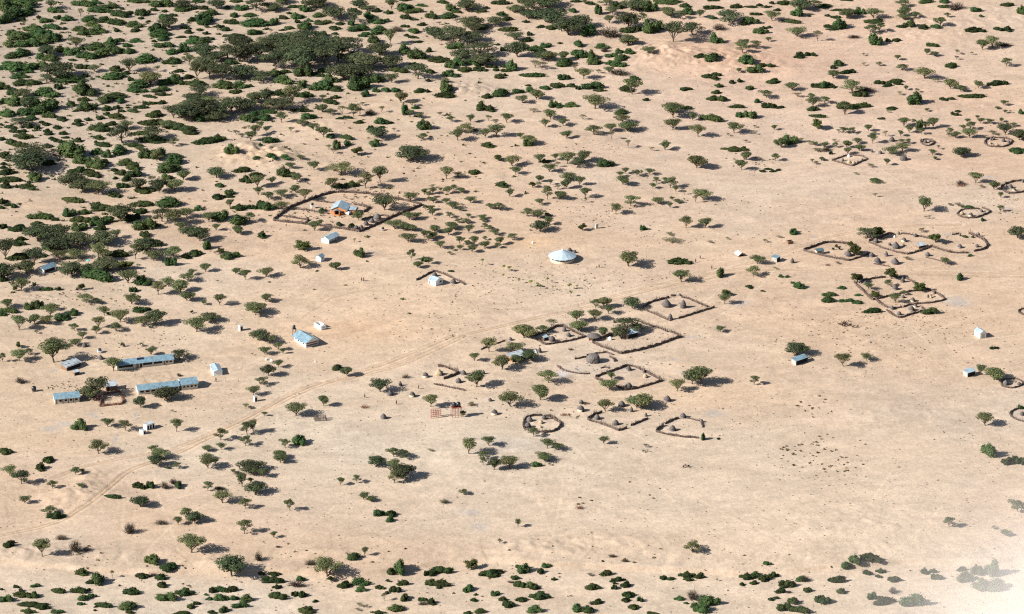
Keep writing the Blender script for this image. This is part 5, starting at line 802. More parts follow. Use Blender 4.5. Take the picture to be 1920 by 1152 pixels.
# ------------------------------------------------------------------ huts
def hut(px, py, wpx, kind, label, hpx=None, door=None):
    """a Turkana hut: px,py = foot of its front, wpx = width in the photo"""
    pm, dep = ppm(py); w_ = max(1.1, .92*wpx/pm); r = w_/2
    x, y, z = G(px, py-r*math.sin(dep)*pm*.9)
    rr = random.Random(int(px*7+py)); e = empty('hut', (x, y, z), rr.uniform(0, 6.28)); tag(e, label, 'hut', 'huts of the homesteads')
    k = 14 if r > .9 else 10
    if kind in ('dome', 'tall', 'tent'):
        H = {'dome': .80, 'tall': 1.35, 'tent': .85}[kind]*w_; H = max(H, 1.0)
        m = MB(); m.lathe([(r*.98, -.3), (r, .15*H), (r*1.0, .38*H)], k, rng=rr, jit=.04); m.build('wall', M['hide' if rr.random() < .5 else 'thatch'], e, True)
        m = MB(); m.lathe([(r*1.04, .34*H), (r*.98, .50*H), (r*.78, .70*H), (r*.46, .90*H), (r*.16, 1.03*H), (r*.03, 1.12*H)], k, rng=rr, jit=.05); m.build('roof', M['thatch'], e, True)
        top = .38*H
    elif kind == 'cone':
        H = .78*w_; m = MB(); m.lathe([(r*.78, -.3), (r*.8, .36*H)], k, rng=rr, jit=.02); m.build('wall', M['hide'], e, True)
        m = MB(); m.lathe([(r*1.06, .26*H), (r*.80, .50*H), (r*.48, .74*H), (r*.2, .93*H), (r*.03, 1.06*H)], k, rng=rr, jit=.04); m.build('roof', M['thatch'], e)
        top = .26*H
    elif kind == 'cream':
        H = .85*w_; m = MB(); m.lathe([(r*.97, -.3), (r*.97, .45*H)], k, rng=rr, jit=.02); m.build('wall', M['cream'], e, True)
        m = MB(); m.lathe([(r*1.04, .43*H), (r*.95, .58*H), (r*.66, .80*H), (r*.25, .98*H), (r*.03, 1.06*H)], k, rng=rr, jit=.05); m.build('roof', M['thatch'], e, True)
        top = .43*H
    elif kind == 'straw':
        H = .72*w_; m = MB(); m.lathe([(r*.93, -.3), (r*1.0, .4*H)], k, rng=rr, jit=.04); m.build('wall', M['straw'], e, True)
        m = MB(); m.lathe([(r*1.03, .38*H), (r*.75, .62*H), (r*.38, .84*H), (r*.04, 1.1*H)], k, rng=rr, jit=.06); m.build('roof', M['straw'], e)
        top = .38*H
    else:                                                # big ragged hut
        H = .62*w_; m = MB(); m.lathe([(r*1.0, -.3), (r*1.02, .3*H), (r*.97, .62*H), (r*.80, .86*H), (r*.45, .97*H), (r*.1, .98*H)], 22, rng=rr, jit=.07); m.build('roof', M['thatch'], e); top = .45*H
        for i in range(26):
            a = rr.random()*6.28; m2 = None
    a = rr.uniform(-.9, .2)-e.rotation_euler[2]          # the doorway looks right or towards us
    dw = min(.42, r*.35); dh = min(top, 1.1); m = MB(); R1 = r*1.03 if kind != 'cone' else r*.82
    ca, sa = math.cos(a), math.sin(a)
    m.add([(R1*ca-dw*sa*s+(.06*ca if q else -.3*ca), R1*sa+dw*ca*s+(.06*sa if q else -.3*sa), zz_) for q in (0, 1) for s, zz_ in ((-1, 0.02), (1, 0.02), (.85, dh*.8), (0, dh), (-.85, dh*.8))],
          [(0, 1, 2, 3, 4), (9, 8, 7, 6, 5), (0, 5, 6, 1), (1, 6, 7, 2), (2, 7, 8, 3), (3, 8, 9, 4), (4, 9, 5, 0)])
    m.build('doorway', M['dark'], e)
    return e
HUTS = [
 # open ground round the water stand
 (730.8, 743, 13.4, 'dome', 'grey domed hut in the shadow of the acacia, left of the cream hut'), (750.5, 724.5, 7, 'tall', 'small tall brown hut right of the leftmost homestead acacia'), (797.6, 709.4, 12, 'cream', 'cream-walled hut left of the straw hut and the bent stick fence'), (822.9, 706, 17, 'straw', 'tan straw hut with peaked roof inside the bent stick fence'),
 (773, 745.6, 12, 'cream', 'cream-walled hut with a bundle on its dark cap, above the red tank stand'), (718.8, 786.8, 12.5, 'dome', 'lone grey domed hut on bare sand right of the stick-frame pen'), (859.5, 719.2, 12, 'dome', 'grey domed hut just left of the large acacia by the bent fence'), (868.8, 704.4, 11, 'tent', 'low dark tent hut at the end of the bent stick fence'),
 (906.6, 702.2, 6, 'tall', 'narrow brown hut peeping out behind the large acacia by the bent fence'), (918.5, 753.6, 8.5, 'dome', 'small black domed hut on open sand between two acacias'), (927, 779.6, 13, 'cream', 'cream-walled hut with pale peaked cap, right of the red tank stand'),
 # middle compounds
 (1011.7, 662.4, 8, 'tall', 'small brown hut with blue sheet beside the tin-roofed house'), (1035.2, 641.6, 13, 'dome', 'grey domed hut beside the small pale-roofed shed'), (1065.7, 632.4, 10, 'dome', 'grey domed hut in the right part of the pen with the pale-roofed shed'), (1058, 622.5, 9, 'tent', 'dark low hut with light cloth, at the back of the pale-roofed shed pen'), (957, 639.8, 8, 'tent', 'small dark stick shelter at the end of the short fence by the leafy tree'),
 (1151.5, 606.2, 5.5, 'tall', 'little barrel-shaped brown hut left of the big trees over the shed'), (1249.5, 577.8, 20, 'cone', 'large grey peaked hut in the upper fenced yard'), (1280.9, 578.8, 12, 'tall', 'egg-shaped grey hut right of the large peaked hut'), (1256.6, 601.3, 9.5, 'tall', 'slim grey hut at the lowest corner of the upper fenced yard'), (1274.4, 555.4, 6, 'dome', 'small brown hut at the top of the upper fenced yard'),
 (1112.3, 682.6, 27, 'big', 'very large ragged grey hut in front of the curved stick fence'), (1178.7, 696.1, 11, 'dome', 'grey domed hut at the back of the pentagon-shaped stick fence'), (1178.7, 729.2, 13.5, 'dome', 'grey domed hut at the front of the pentagon-shaped stick fence'), (1207.4, 700, 6, 'tall', 'narrow brown hut at the right corner of the pentagon-shaped stick fence'), (1209.8, 709.2, 10, 'straw', 'pale straw store inside the right corner of the pentagon-shaped fence'),
 (1089.6, 758, 9.5, 'dome', 'small grey hut with pale doorway just above the cream one'), (1089, 773.2, 14, 'cream', 'cream-walled grey-capped hut left of the lower open stick fence'), (1182, 750.7, 7.5, 'tall', 'slim grey hut left of the spreading acacia above the lower fence'), (1165.4, 764, 14, 'dome', 'dark grey domed hut right of the upright acacia above the lower fence'), (1183.6, 773.2, 7.5, 'tall', 'small pale-fronted grey hut in the middle of the lower open yard'), (1251, 754.7, 14.5, 'dome', 'lone grey domed hut right of the spreading acacia'), (1211, 781.8, 6, 'tall', 'small brown hut at the end of the lower open stick fence'),
 (1119.3, 787.7, 12, 'dome', 'grey domed hut in the left corner of the lower open stick fence'), (1154, 798.6, 13, 'dome', 'grey domed hut at the front of the lower open stick fence'), (992.7, 791.8, 12, 'dome', 'grey domed hut in the ring fence, upper of the left pair'), (989.7, 803.6, 13, 'dome', 'grey domed hut in the ring fence, lower of the left pair'), (1020.4, 787.7, 10, 'dome', 'grey domed hut at the back of the ring fence'), (1014, 795.5, 10, 'straw', 'brown wooden hut in the middle of the ring fence'), (1029.3, 811.5, 9, 'straw', 'tan straw hut at the lower edge of the ring fence'), (1013, 803, 7, 'straw', 'small tan hut in the lower middle of the ring fence'),
 (1260.8, 809.5, 13.5, 'dome', 'grey domed hut at the left of the broken lower right fence'), (1280.6, 784.9, 12, 'dome', 'dark grey hut at the top of the broken lower right fence'), (1315, 793.5, 8, 'tent', 'dark stick shelter at the right end of the broken lower right fence'),
 # right-hand homesteads
 (1589.6, 482, 16, 'cone', 'grey peaked hut under the dark tree in the left oval fence'), (1634, 482.8, 10, 'tent', 'low dark-fronted hut right of the left oval fence'), (1645, 495.7, 14.5, 'dome', 'dark grey domed hut above the track, left of a peaked hut'), (1661.5, 481.5, 7.5, 'tall', 'slim grey hut outside the middle fence, above the peaked hut'), (1677.7, 497.3, 17, 'cone', 'large grey peaked hut just above the track'),
 (1642, 456.4, 11, 'dome', 'grey domed hut in the left corner of the middle fence'), (1667.7, 461.1, 7, 'dome', 'small dark hut left of the straw-topped hut in the middle fence'), (1679.2, 467.5, 17, 'cone', 'large straw-topped peaked hut in the middle fence'), (1694.6, 454.5, 10, 'cream', 'cream-fronted hut in the centre of the middle fence'), (1694, 462.2, 5.5, 'dome', 'tiny brown hut right of the straw-topped hut'), (1716.2, 445.2, 8, 'dome', 'small pinkish hut at the back right of the middle fence'), (1685, 440.4, 5, 'tall', 'thin brown hut at the back of the middle fence'),
 (1799.3, 466.4, 10, 'dome', 'grey domed hut in the right-hand round fence, left of another'), (1831.5, 464.5, 8, 'dome', 'small grey hut in the right part of the right-hand round fence'), (1799.7, 443.7, 5, 'tall', 'thin brown hut at the back of the right-hand round fence'), (1834.4, 445.2, 7, 'tall', 'brown hut at the back right of the right-hand round fence'), (1739, 481.5, 10, 'dome', 'grey domed hut standing outside below the tin sun shelter'), (1485.4, 494.2, 7.5, 'tall', 'pinkish conical hut right of the flat-roofed kiosk'),
 (1622.3, 532.5, 8, 'dome', 'pale domed hut in the top left corner of the three-part fence'), (1678, 545, 12, 'dome', 'grey domed hut in the upper part of the three-part fence'), (1692.6, 530.4, 8, 'tall', 'grey upright hut at the top of the three-part fence'), (1693, 559.6, 7, 'dome', 'dark hut behind the flat acacia in the three-part fence'), (1711, 566.9, 10, 'cream', 'cream-walled hut in the middle part of the three-part fence'), (1740, 559.1, 4, 'tall', 'tiny pale hut with dark doorway, left of a yellowish hut'), (1745.2, 559.6, 6, 'straw', 'small yellowish hut in the right of the three-part fence'), (1752, 551.8, 5, 'tall', 'small grey hut on the right wall of the three-part fence'), (1716, 577.2, 8, 'cream', 'pale hut built into the lower wall of the three-part fence'), (1708.8, 584.6, 12.5, 'dome', 'grey domed hut in the lowest part of the three-part fence, right of another'), (1685.8, 591.9, 9, 'dome', 'grey domed hut at the lowest point of the three-part fence'), (1672.3, 581.6, 9, 'tent', 'dark frame hut at the left of the lowest part of the three-part fence'), (1729, 579.3, 6, 'dome', 'small grey hut at the right tip of the lowest fence part'),
 (1885.5, 723.2, 11.5, 'dome', 'pale grey domed hut in the small ring fence near the right edge'), (1910.6, 724.2, 9, 'dome', 'pale grey hut at the right side of the small ring fence near the edge'), (1916.5, 780.3, 10, 'dome', 'grey hut in the ring fence cut by the right edge'), (1803.4, 403.5, 9, 'straw', 'straw hut in the left end of the long oval fence'), (1820, 407, 9, 'cream', 'cream hut at the front of the long oval fence'), (1840, 398.7, 7, 'dome', 'grey hut at the right end of the long oval fence'), (1894.6, 353.6, 9.5, 'dome', 'pale grey domed hut in the round fence on the right edge'), (1901.5, 358.4, 7, 'cream', 'pale low hut in front of the domed hut in the right edge fence'), (1886, 351.2, 6, 'dome', 'small dark hut against the left wall of the right edge fence'), (1917.5, 343, 5, 'tall', 'dark hut on the back wall of the right edge fence'),
 (1592.4, 307.2, 9, 'straw', 'tan hut in the far diamond pen, left of its pair'), (1600.5, 307.3, 7, 'straw', 'tan hut in the far diamond pen, right of its pair'), (1616.5, 303.4, 5, 'tall', 'thin brown hut in the right corner of the far diamond pen'), (1580, 303, 5, 'tall', 'thin brown hut in the left of the far diamond pen'), (1735, 269.4, 8, 'dome', 'grey hut filling the front of the tiny far ring pen'), (1743, 267.2, 5, 'dome', 'dark hut in the right of the tiny far ring pen'), (1730, 266.2, 5, 'dome', 'dark hut in the left of the tiny far ring pen'),
 (1856.4, 270.7, 6, 'straw', 'straw hut at the front left of the far oval pen'), (1869.5, 273.6, 6, 'straw', 'straw hut at the front middle of the far oval pen'), (1881.5, 266.8, 8, 'dome', 'grey hut in the right of the far oval pen'), (1858.4, 264, 5, 'tall', 'thin pale hut at the back left of the far oval pen'), (1864, 263, 4.5, 'tall', 'thin dark hut at the back middle of the far oval pen'), (1891, 268.2, 6, 'dome', 'dark hut at the right tip of the far oval pen'),
 (1672.4, 266.8, 11, 'tent', 'low red-brown hut left of the tiny far ring pen'), (1634.8, 286.5, 6, 'dome', 'small pale hut among far saplings, left of a grey one'), (1650, 289.6, 8.5, 'dome', 'pale grey hut among far saplings above the square hut'), (1694, 302, 14, 'big', 'squarish grey hut standing alone below the far saplings'),
 # big compound and school side
 (668, 431.5, 10, 'dome', 'dark grey hut at the lower corner of the big compound, behind a bush'), (677.2, 430, 9.5, 'dome', 'dark grey hut in the row along the big compound wall, second from its corner'), (686.3, 423.8, 10.5, 'dome', 'dark grey hut in the middle of the row in the big compound'), (697, 418.8, 10.5, 'dome', 'dark grey hut left of the largest hut in the big compound row'), (707.6, 414.8, 16, 'dome', 'largest dark grey hut, right end of the row in the big compound'), (188.4, 675.4, 12, 'cone', 'dark peaked hut beside the acacia at the long classroom block'), (158.2, 651.8, 9.5, 'tent', 'dark tent-shaped hut above the brown tin-roofed sheds'),
 (814.7, 519.8, 11, 'dome', 'grey domed hut behind the white house in the small stick fence'), (849.8, 533.5, 12, 'dome', 'grey domed hut right of the white house in the small stick fence'), (1068, 472.8, 9, 'tent', 'dark hut tucked behind the round hall, left of its pair'), (1077.5, 475, 7, 'tent', 'dark hut tucked behind the round hall, right of its pair'), (231.5, 650.8, 6, 'tall', 'small mud oven-like hut above the long classroom block'), (34, 650.5, 7, 'tall', 'small brown hut at the left edge above the sapling row')]
for h in HUTS: hut(*h)
# ------------------------------------------------------------------ brush and stick fences
def fence(pts, h, label, mat='stick', red=False, name='stick_fence', dens=.17, corners=False):
    h = h*1.18; ph_ = sum(p[0] for p in pts); P = [G(*p) for p in smooth(pts, 3)] if len(pts) > 4 and not corners else [G(*p) for p in pts]
    rr = np.random.RandomState(int(sum(p[0]*3+p[1] for p in pts)) % 9999); m = MB()
    for (x0, y0, _), (x1, y1, _) in zip(P[:-1], P[1:]):
        L = math.hypot(x1-x0, y1-y0)
        if L < .05: continue
        ux, uy = (x1-x0)/L, (y1-y0)/L
        k = max(1, int(L/dens))
        for i in range(k):
            t = (i+rr.rand())/k*L; sd = rr.normal()*.17; X = x0+ux*t-uy*sd; Y = y0+uy*t+ux*sd; z = float(hfun(X, Y))
            hh = h*rr.uniform(.5, 1.12)*(1.35 if rr.rand() < .07 else 1)*(.86+.2*math.sin(X*.9+ph_)+.12*math.sin(Y*1.7+ph_)); tl = rr.normal(size=2)*.22*h; w_ = rr.uniform(.07, .14)
            a = rr.rand()*3.14; b0 = (math.cos(a)*w_, math.sin(a)*w_); b1 = (-math.sin(a)*w_*.7, math.cos(a)*w_*.7)
            m.add([(X-b0[0], Y-b0[1], z-.15), (X+b0[0], Y+b0[1], z-.15), (X+b1[0], Y+b1[1], z-.15), (X+tl[0]-b0[0]*.4, Y+tl[1], z+hh), (X+tl[0]+b0[0]*.4, Y+tl[1], z+hh), (X+tl[0], Y+tl[1]+b1[1]*.4, z+hh*.97)],
                  [(0, 1, 4, 3), (1, 2, 5, 4), (2, 0, 3, 5), (3, 4, 5)])
        n_ = max(1, int(L/.8)); prev = None
        for i in range(n_):                                   # the packed brush in the lower part
            a0 = i/n_*L; a1 = (i+1)/n_*L; q = []
            for t in (a0, a1):
                X = x0+ux*t; Y = y0+uy*t; z = float(hfun(X, Y)); hh = h*(.50+.12*math.sin(X*1.3+Y+ph_)+.08*rr.rand())
                q += [(X-uy*.13, Y+ux*.13, z-.2), (X+uy*.13, Y-ux*.13, z-.2), (X-uy*.05, Y+ux*.05, z+hh), (X+uy*.05, Y-ux*.05, z+hh)]
            m.add(q, [(0, 4, 6, 2), (5, 1, 3, 7), (2, 6, 7, 3), (0, 2, 3, 1), (4, 5, 7, 6)])
    o = m.build(name, M['stickred' if red else mat]); c0 = G(*pts[0])
    o.data.transform(Matrix.Translation((-c0[0], -c0[1], -c0[2]))); o.location = c0
    tag(o, label, 'fence', 'stick and brush fences round the homesteads'); return o
def c1(*p): return [(505+x/6.62, 350+y/6.62) for x, y in p]
def c9a(*p): return [(960+x/4.923, 540+y/4.923) for x, y in p]
def c9b(*p): return [(960+x/5.053, 650+y/5.053) for x, y in p]
def c15(*p): return [(1500+x/5.189, 420+y/5.189) for x, y in p]
def c16(*p): return [(1590+x/9.6, 500+y/9.6) for x, y in p]
fence(c1((50, 428), (410, 468), (700, 502), (960, 537), (1115, 566)), 1.7, 'long stick fence along the front of the big compound', corners=True)
fence(c1((1115, 566), (1280, 500), (1500, 395), (1700, 315), (1890, 235)), 1.7, 'tall dark stick fence on the right side of the big compound', corners=True)
fence(c1((1890, 235), (1700, 180), (1560, 155), (1380, 118), (1200, 92), (1000, 78), (800, 76)), 1.7, 'long brown stick fence along the back of the big compound', corners=True)
fence(c1((800, 76), (640, 118), (490, 175), (270, 258), (160, 338), (50, 420)), 1.8, 'tall dark stick fence on the left side of the big compound', corners=True)
fence(c1((175, 372), (300, 392), (490, 418), (440, 462)), 1.3, 'inner stick fence of the small left pen in the big compound', corners=True)
fence(c1((290, 278), (480, 300), (690, 335), (745, 340)), 1.2, 'inner stick fence left of the orange house', corners=True)
fence(c1((560, 182), (700, 198), (830, 212)), 1.2, 'inner stick fence behind the orange house', corners=True)
fence(c1((1045, 225), (1250, 265), (1170, 325)), 1.5, 'inner stick fence right of the orange house', corners=True)
fence(c1((1150, 415), (1320, 375), (1420, 362), (1500, 385)), 1.2, 'inner stick fence behind the hut row of the big compound', corners=True)
fence([(780.6, 526.5), (795, 519), (809, 511.5), (821.4, 511), (848, 522), (864, 530), (871, 534.5)], 1.2, 'stick fence curving behind the white house and its two huts')
fence([(187.2, 763), (208, 760.5), (229.7, 757.5), (228.5, 746), (224.9, 736), (209, 738), (193.3, 741), (190, 752), (187.2, 763)], 1.3, 'square reddish-brown brush pen beside the spreading school acacia', red=True, dens=.12)
fence([(1001.3, 636), (1012, 641), (1022.8, 647), (1041, 644.5), (1068, 640), (1096.5, 632.6)], 1.2, 'front stick fence of the pen with the pale-roofed shed')
fence([(1096.5, 632.6), (1073.5, 622), (1062, 616), (1044.9, 612.8), (1025.4, 622), (1004, 631)], 1.5, 'ragged back fence of the pen with the pale-roofed shed')
fence(c9a((740, 505), (820, 545), (1010, 612)), 1.7, 'left front stick fence of the diamond-shaped yard')
fence(c9a((1010, 612), (1180, 578), (1380, 520), (1560, 458)), 1.7, 'right front stick fence of the diamond-shaped yard')
fence(c9a((1560, 458), (1510, 425), (1460, 412)), 1.7, 'short stick fence at the right tip of the diamond-shaped yard')
fence(c9a((1435, 408), (1330, 365), (1190, 325)), 1.4, 'right back stick fence of the diamond-shaped yard')
fence(c9a((740, 498), (860, 456), (960, 430), (1050, 410)), 1.6, 'left back stick fence of the diamond-shaped yard')
fence(c9a((1200, 197), (1330, 250), (1460, 307)), 1.3, 'left front stick fence of the upper fenced yard')
fence(c9a((1535, 288), (1640, 255), (1760, 215), (1870, 183)), 1.3, 'right front stick fence of the upper fenced yard')
fence(c9a((1205, 190), (1260, 145), (1350, 118), (1450, 92)), 1.4, 'back stick fence of the upper fenced yard')
fence(c9a((1468, 80), (1515, 76)), 1.4, 'very short stick fence at the top gate of the upper fenced yard')
fence(c9a((1560, 88), (1640, 108), (1730, 150), (1800, 178)), 1.3, 'ragged right back fence of the upper fenced yard')
fence(c9a((580, 662), (690, 642)), 1.2, 'short stick fence left of the very large ragged hut')
fence(c9a((690, 628), (780, 610), (870, 600), (930, 622)), 1.1, 'low curved stick fence behind the very large ragged hut')
fence(c9a((905, 640), (940, 660), (945, 684)), 1.3, 'short stick fence right of the very large ragged hut')
fence(c9a((820, 745), (855, 735), (905, 738)), .7, 'small brush heap below the very large ragged hut')
fence(c9a((415, 722), (470, 762), (560, 785), (660, 798), (720, 795)), 1.0, 'curved low stick fence left of the very large ragged hut')
fence(c9b((800, 312), (940, 360), (1080, 417)), 1.5, 'left front stick fence of the pentagon-shaped yard')
fence(c9b((1080, 417), (1160, 405), (1300, 368), (1425, 330)), 1.4, 'right front stick fence of the pentagon-shaped yard')
fence(c9b((1425, 330), (1330, 278), (1230, 225), (1130, 188), (1060, 195)), 1.5, 'right back stick fence of the pentagon-shaped yard')
fence(c9b((1060, 195), (1000, 218), (940, 240), (800, 290), (800, 312)), 1.5, 'left back stick fence of the pentagon-shaped yard')
fence(c9b((718, 698), (860, 742), (1010, 802), (1090, 776)), 1.5, 'long front stick fence of the lower open yard')
fence(c9b((1125, 754), (1200, 722), (1290, 684)), 1.3, 'right stick fence of the lower open yard')
fence(c9b((718, 690), (780, 650), (855, 628)), 1.6, 'left back stick fence of the lower open yard')
fence(c9b((122, 790), (108, 745), (115, 705), (150, 672), (200, 660), (285, 656)), 1.4, 'left half of the ring-shaped stick fence')
fence(c9b((300, 662), (370, 672), (410, 700), (465, 735), (430, 785), (360, 815), (240, 812), (122, 790)), 1.5, 'right half of the ring-shaped stick fence')
fence(c9b((1365, 812), (1480, 838), (1640, 862), (1770, 870)), 1.3, 'front stick fence of the broken lower right yard')
fence(c9b((1362, 806), (1400, 775), (1435, 748)), 1.7, 'left stick fence of the broken lower right yard')
fence(c9b((1450, 738), (1510, 705), (1580, 682)), 1.4, 'upper left stick fence of the broken lower right yard')
fence(c9b((1625, 672), (1700, 690), (1800, 712), (1805, 770)), .9, 'low broken fence at the right of the lower right yard')
fence([(821.5, 688), (832, 688.5), (845, 693), (860.2, 700.5)], 1.7, 'upper leg of the bent stick fence behind the straw hut')
fence([(860.2, 700.5), (848, 706), (832, 712)], 1.7, 'lower leg of the bent stick fence behind the straw hut')
fence([(813, 721), (830, 724.5), (850, 728.5), (871.4, 733)], 1.1, 'straight stick fence below the straw hut')
fence([(901.7, 656.5), (908, 653.5), (914.7, 651)], 1.0, 'short brush fence left of the leafy tree')
fence([(931.6, 645.2), (940, 642), (947.2, 639.4)], .8, 'short brush fence right of the leafy tree')
fence(c15((35, 265), (200, 308), (340, 338), (475, 361)), 1.4, 'front stick fence of the left oval yard')
fence(c15((475, 361), (580, 328), (690, 290)), 1.1, 'right front stick fence of the left oval yard')
fence(c15((35, 258), (140, 222), (230, 190), (300, 185), (380, 188), (480, 202), (530, 210)), 1.5, 'back stick fence of the left oval yard')
fence(c15((670, 182), (800, 238), (920, 275), (1045, 300)), 1.2, 'left front stick fence of the middle homestead')
fence(c15((1045, 300), (1110, 284), (1200, 255), (1290, 218)), 1.3, 'right front stick fence of the middle homestead')
fence(c15((670, 172), (730, 152), (800, 128), (850, 105), (920, 103)), 1.5, 'left back stick fence of the middle homestead')
fence(c15((985, 98), (1060, 104), (1160, 124), (1265, 148)), 1.0, 'right back stick fence of the middle homestead')
fence(c15((1270, 222), (1360, 250), (1450, 278), (1550, 288), (1640, 286)), 1.3, 'front stick fence of the right-hand round yard')
fence(c15((1693, 272), (1760, 258), (1805, 240), (1822, 205), (1790, 165), (1740, 135), (1640, 98)), 1.5, 'right stick fence of the right-hand round yard')
fence(c15((1478, 110), (1520, 104), (1560, 98)), 1.0, 'short back stick fence of the right-hand round yard')
fence(c15((715, 393), (790, 404), (870, 417)), .8, 'low stick fence between the two huts above the track')
fence(c16((105, 275), (160, 350), (280, 460), (420, 598), (500, 600), (560, 665), (700, 738)), 1.3, 'long left stick fence of the three-part homestead')
fence(c16((692, 785), (760, 850), (840, 895), (940, 928), (1090, 878), (1250, 835), (1390, 788)), 1.2, 'lowest stick fence of the three-part homestead')
fence(c16((700, 742), (820, 758), (900, 752), (970, 738)), 1.1, 'inner lower left stick fence of the three-part homestead')
fence(c16((1000, 735), (1100, 700), (1300, 675), (1500, 660), (1680, 625), (1750, 595)), 1.2, 'inner lower right stick fence of the three-part homestead')
fence(c16((1750, 595), (1700, 555), (1620, 505), (1480, 435), (1370, 412)), 1.3, 'right back stick fence of the three-part homestead')
fence(c16((1350, 420), (1200, 445), (1100, 460), (960, 490), (740, 540), (520, 590)), 1.2, 'middle stick fence across the three-part homestead')
fence(c16((260, 262), (400, 235), (480, 220), (680, 198)), 1.3, 'top left stick fence of the three-part homestead')
fence(c16((860, 200), (1000, 205), (1090, 240), (1210, 305)), 1.1, 'top right stick fence of the three-part homestead')
fence([(1878, 714), (1877.8, 721), (1882.5, 726), (1898.9, 728.5), (1912, 725), (1919, 720.5)], 1.1, 'small ring fence near the right edge below the pale shed')
fence([(1919, 720.5), (1913, 713.5), (1900, 711), (1887, 711.5), (1879, 713.5)], .7, 'low back part of the small ring fence near the right edge')
fence([(1926, 793), (1910, 789), (1899, 784), (1894, 778), (1896, 773), (1907, 768), (1926, 765)], 1.1, 'ring fence cut off by the right edge, lower of two')
fence([(1926, 593), (1914, 589), (1909.5, 585), (1914, 581), (1926, 579)], 1.0, 'fence end just showing at the right edge, above the white cottage')
fence([(1794.3, 402), (1801.7, 407.5), (1816.5, 409.6), (1830.4, 409), (1846, 403.2), (1855.5, 398.5), (1849.5, 393), (1840.8, 391)], 1.2, 'front of the long oval fence at the right')
fence([(1838, 392.5), (1825, 392.5), (1812, 393), (1802, 395), (1794.3, 402)], 1.0, 'back of the long oval fence at the right')
fence([(1877, 351), (1881.6, 358), (1888.5, 362.4), (1904, 363.3), (1924, 359.5)], 1.3, 'front of the round fence on the right edge')
fence([(1877, 351), (1886.8, 345), (1901.5, 341), (1924, 339.5)], 1.3, 'back of the round fence on the right edge')
fence([(1559.6, 301.8), (1578, 306.5), (1598.2, 311.6), (1612, 305), (1627, 299)], 1.1, 'front of the far diamond pen')
fence([(1627, 299), (1613.6, 293.2), (1591.4, 292), (1575, 296.5), (1559.6, 301.8)], 1.1, 'back of the far diamond pen')
fence([(1726.3, 268.2), (1731, 272), (1738, 274.2), (1744.6, 273.3), (1751.4, 268.2), (1744, 264), (1735, 262.6), (1728, 264), (1726.3, 268.2)], 1.2, 'tiny round stick pen far off, right of the red-brown hut')
fence([(1845.8, 268.2), (1852.6, 274.4), (1870, 276.5), (1885.3, 275.2), (1896.9, 267.6), (1892, 262), (1877.6, 259.8), (1862, 259.4), (1850, 262), (1845.8, 268.2)], 1.2, 'far oval stick pen near the dark acacias at the right edge')
fence(c15((1225, 330), (1300, 345), (1390, 372)), .6, 'low dead brush trailing from the domed hut below the sun shelter')
# heaps of cut brush
for px, py, w_, h_, lab, red in ((1800, 349, 4.2, 1.5, 'dark red-brown brush heap left of a far flat acacia', True), (760.3, 708.5, 1.6, 1.8, 'upright bundle of sticks at the end of a low fence', False), (1098.5, 757.5, 3, .8, 'flattened brush heap right of the small grey hut', False), (1058, 779, 4, .8, 'reddish fallen brush above the ring fence', True), (683.5, 764.5, 2.6, 1.2, 'loose reddish brush heap above the lone grey hut', True), (884, 760.5, 2.4, .8, 'thin reddish twig heap right of the tank stand', True), (1070, 656.5, 1.6, .8, 'small dark brush heap on the sand below the middle pen', False), (1087, 953.5, 2.2, 1.4, 'small open crate-like twig cage alone on the lower plain', True), (1552, 497.5, 2, .8, 'small pale brush heap just above the track', True), (1620, 494, 0, 0, '', False), (833, 942, 2.2, 1.6, 'dark stump and dead branches on the lower plain', False)):
    if not w_: continue
    x, y, z = G(px, py); rr = np.random.RandomState(int(px)); m = MB()
    for i in range(70):
        a = rr.rand()*6.28; r_ = w_*.5*rr.rand()**.6; el = rr.uniform(0, 1.1); L = rr.uniform(.4, 1.0)*h_*1.3; X = r_*math.cos(a); Y = r_*.7*math.sin(a); b2 = rr.rand()*6.28
        m.tube((X, Y, 0), (X+L*math.cos(b2)*math.cos(el), Y+L*math.sin(b2)*math.cos(el), L*math.sin(el)+.05), .06, .03, 3)
    o = m.build('brush_heap', M['stickred' if red else 'stick']); o.location = (x, y, z); tag(o, lab, 'brush heap')
# the frame of a half-built stick hut
x, y, z = G(591, 790.5); e = empty('stick_frame_pen', (x, y, z), .25); tag(e, 'half-open brown stick pen with an arched frame beside the track', 'pen'); rr = random.Random(3)
for side, (xa, ya, xb, yb) in enumerate(((0, 0, 4.6, 0), (0, 2.6, 4.6, 2.6), (0, 0, 0, 2.6), (4.6, 0, 4.6, 2.6))):
    m = MB(); k = int(max(abs(xb-xa), abs(yb-ya))/.2)
    for i in range(k+1):
        t = i/k; X = xa+(xb-xa)*t+rr.uniform(-.05, .05); Y = ya+(yb-ya)*t+rr.uniform(-.05, .05); m.tube((X, Y, -.2), (X+rr.uniform(-.1, .1), Y, rr.uniform(1.2, 1.8)), .06, .04, 4)
    m.build('stick_wall', M['stick'], e)
m = MB()
for yy in (0, 2.6):
    for i in range(6): m.tube((1.0+2.6*math.sin(i/6*1.57)*1.0, yy, 1.2+1.3*math.sin(i/6*3.14)), (1.0+2.6*math.sin((i+1)/6*1.57), yy, 1.2+1.3*math.sin((i+1)/6*3.14)), .05, .05, 4)
m.build('arched_frame', M['wood'], e)
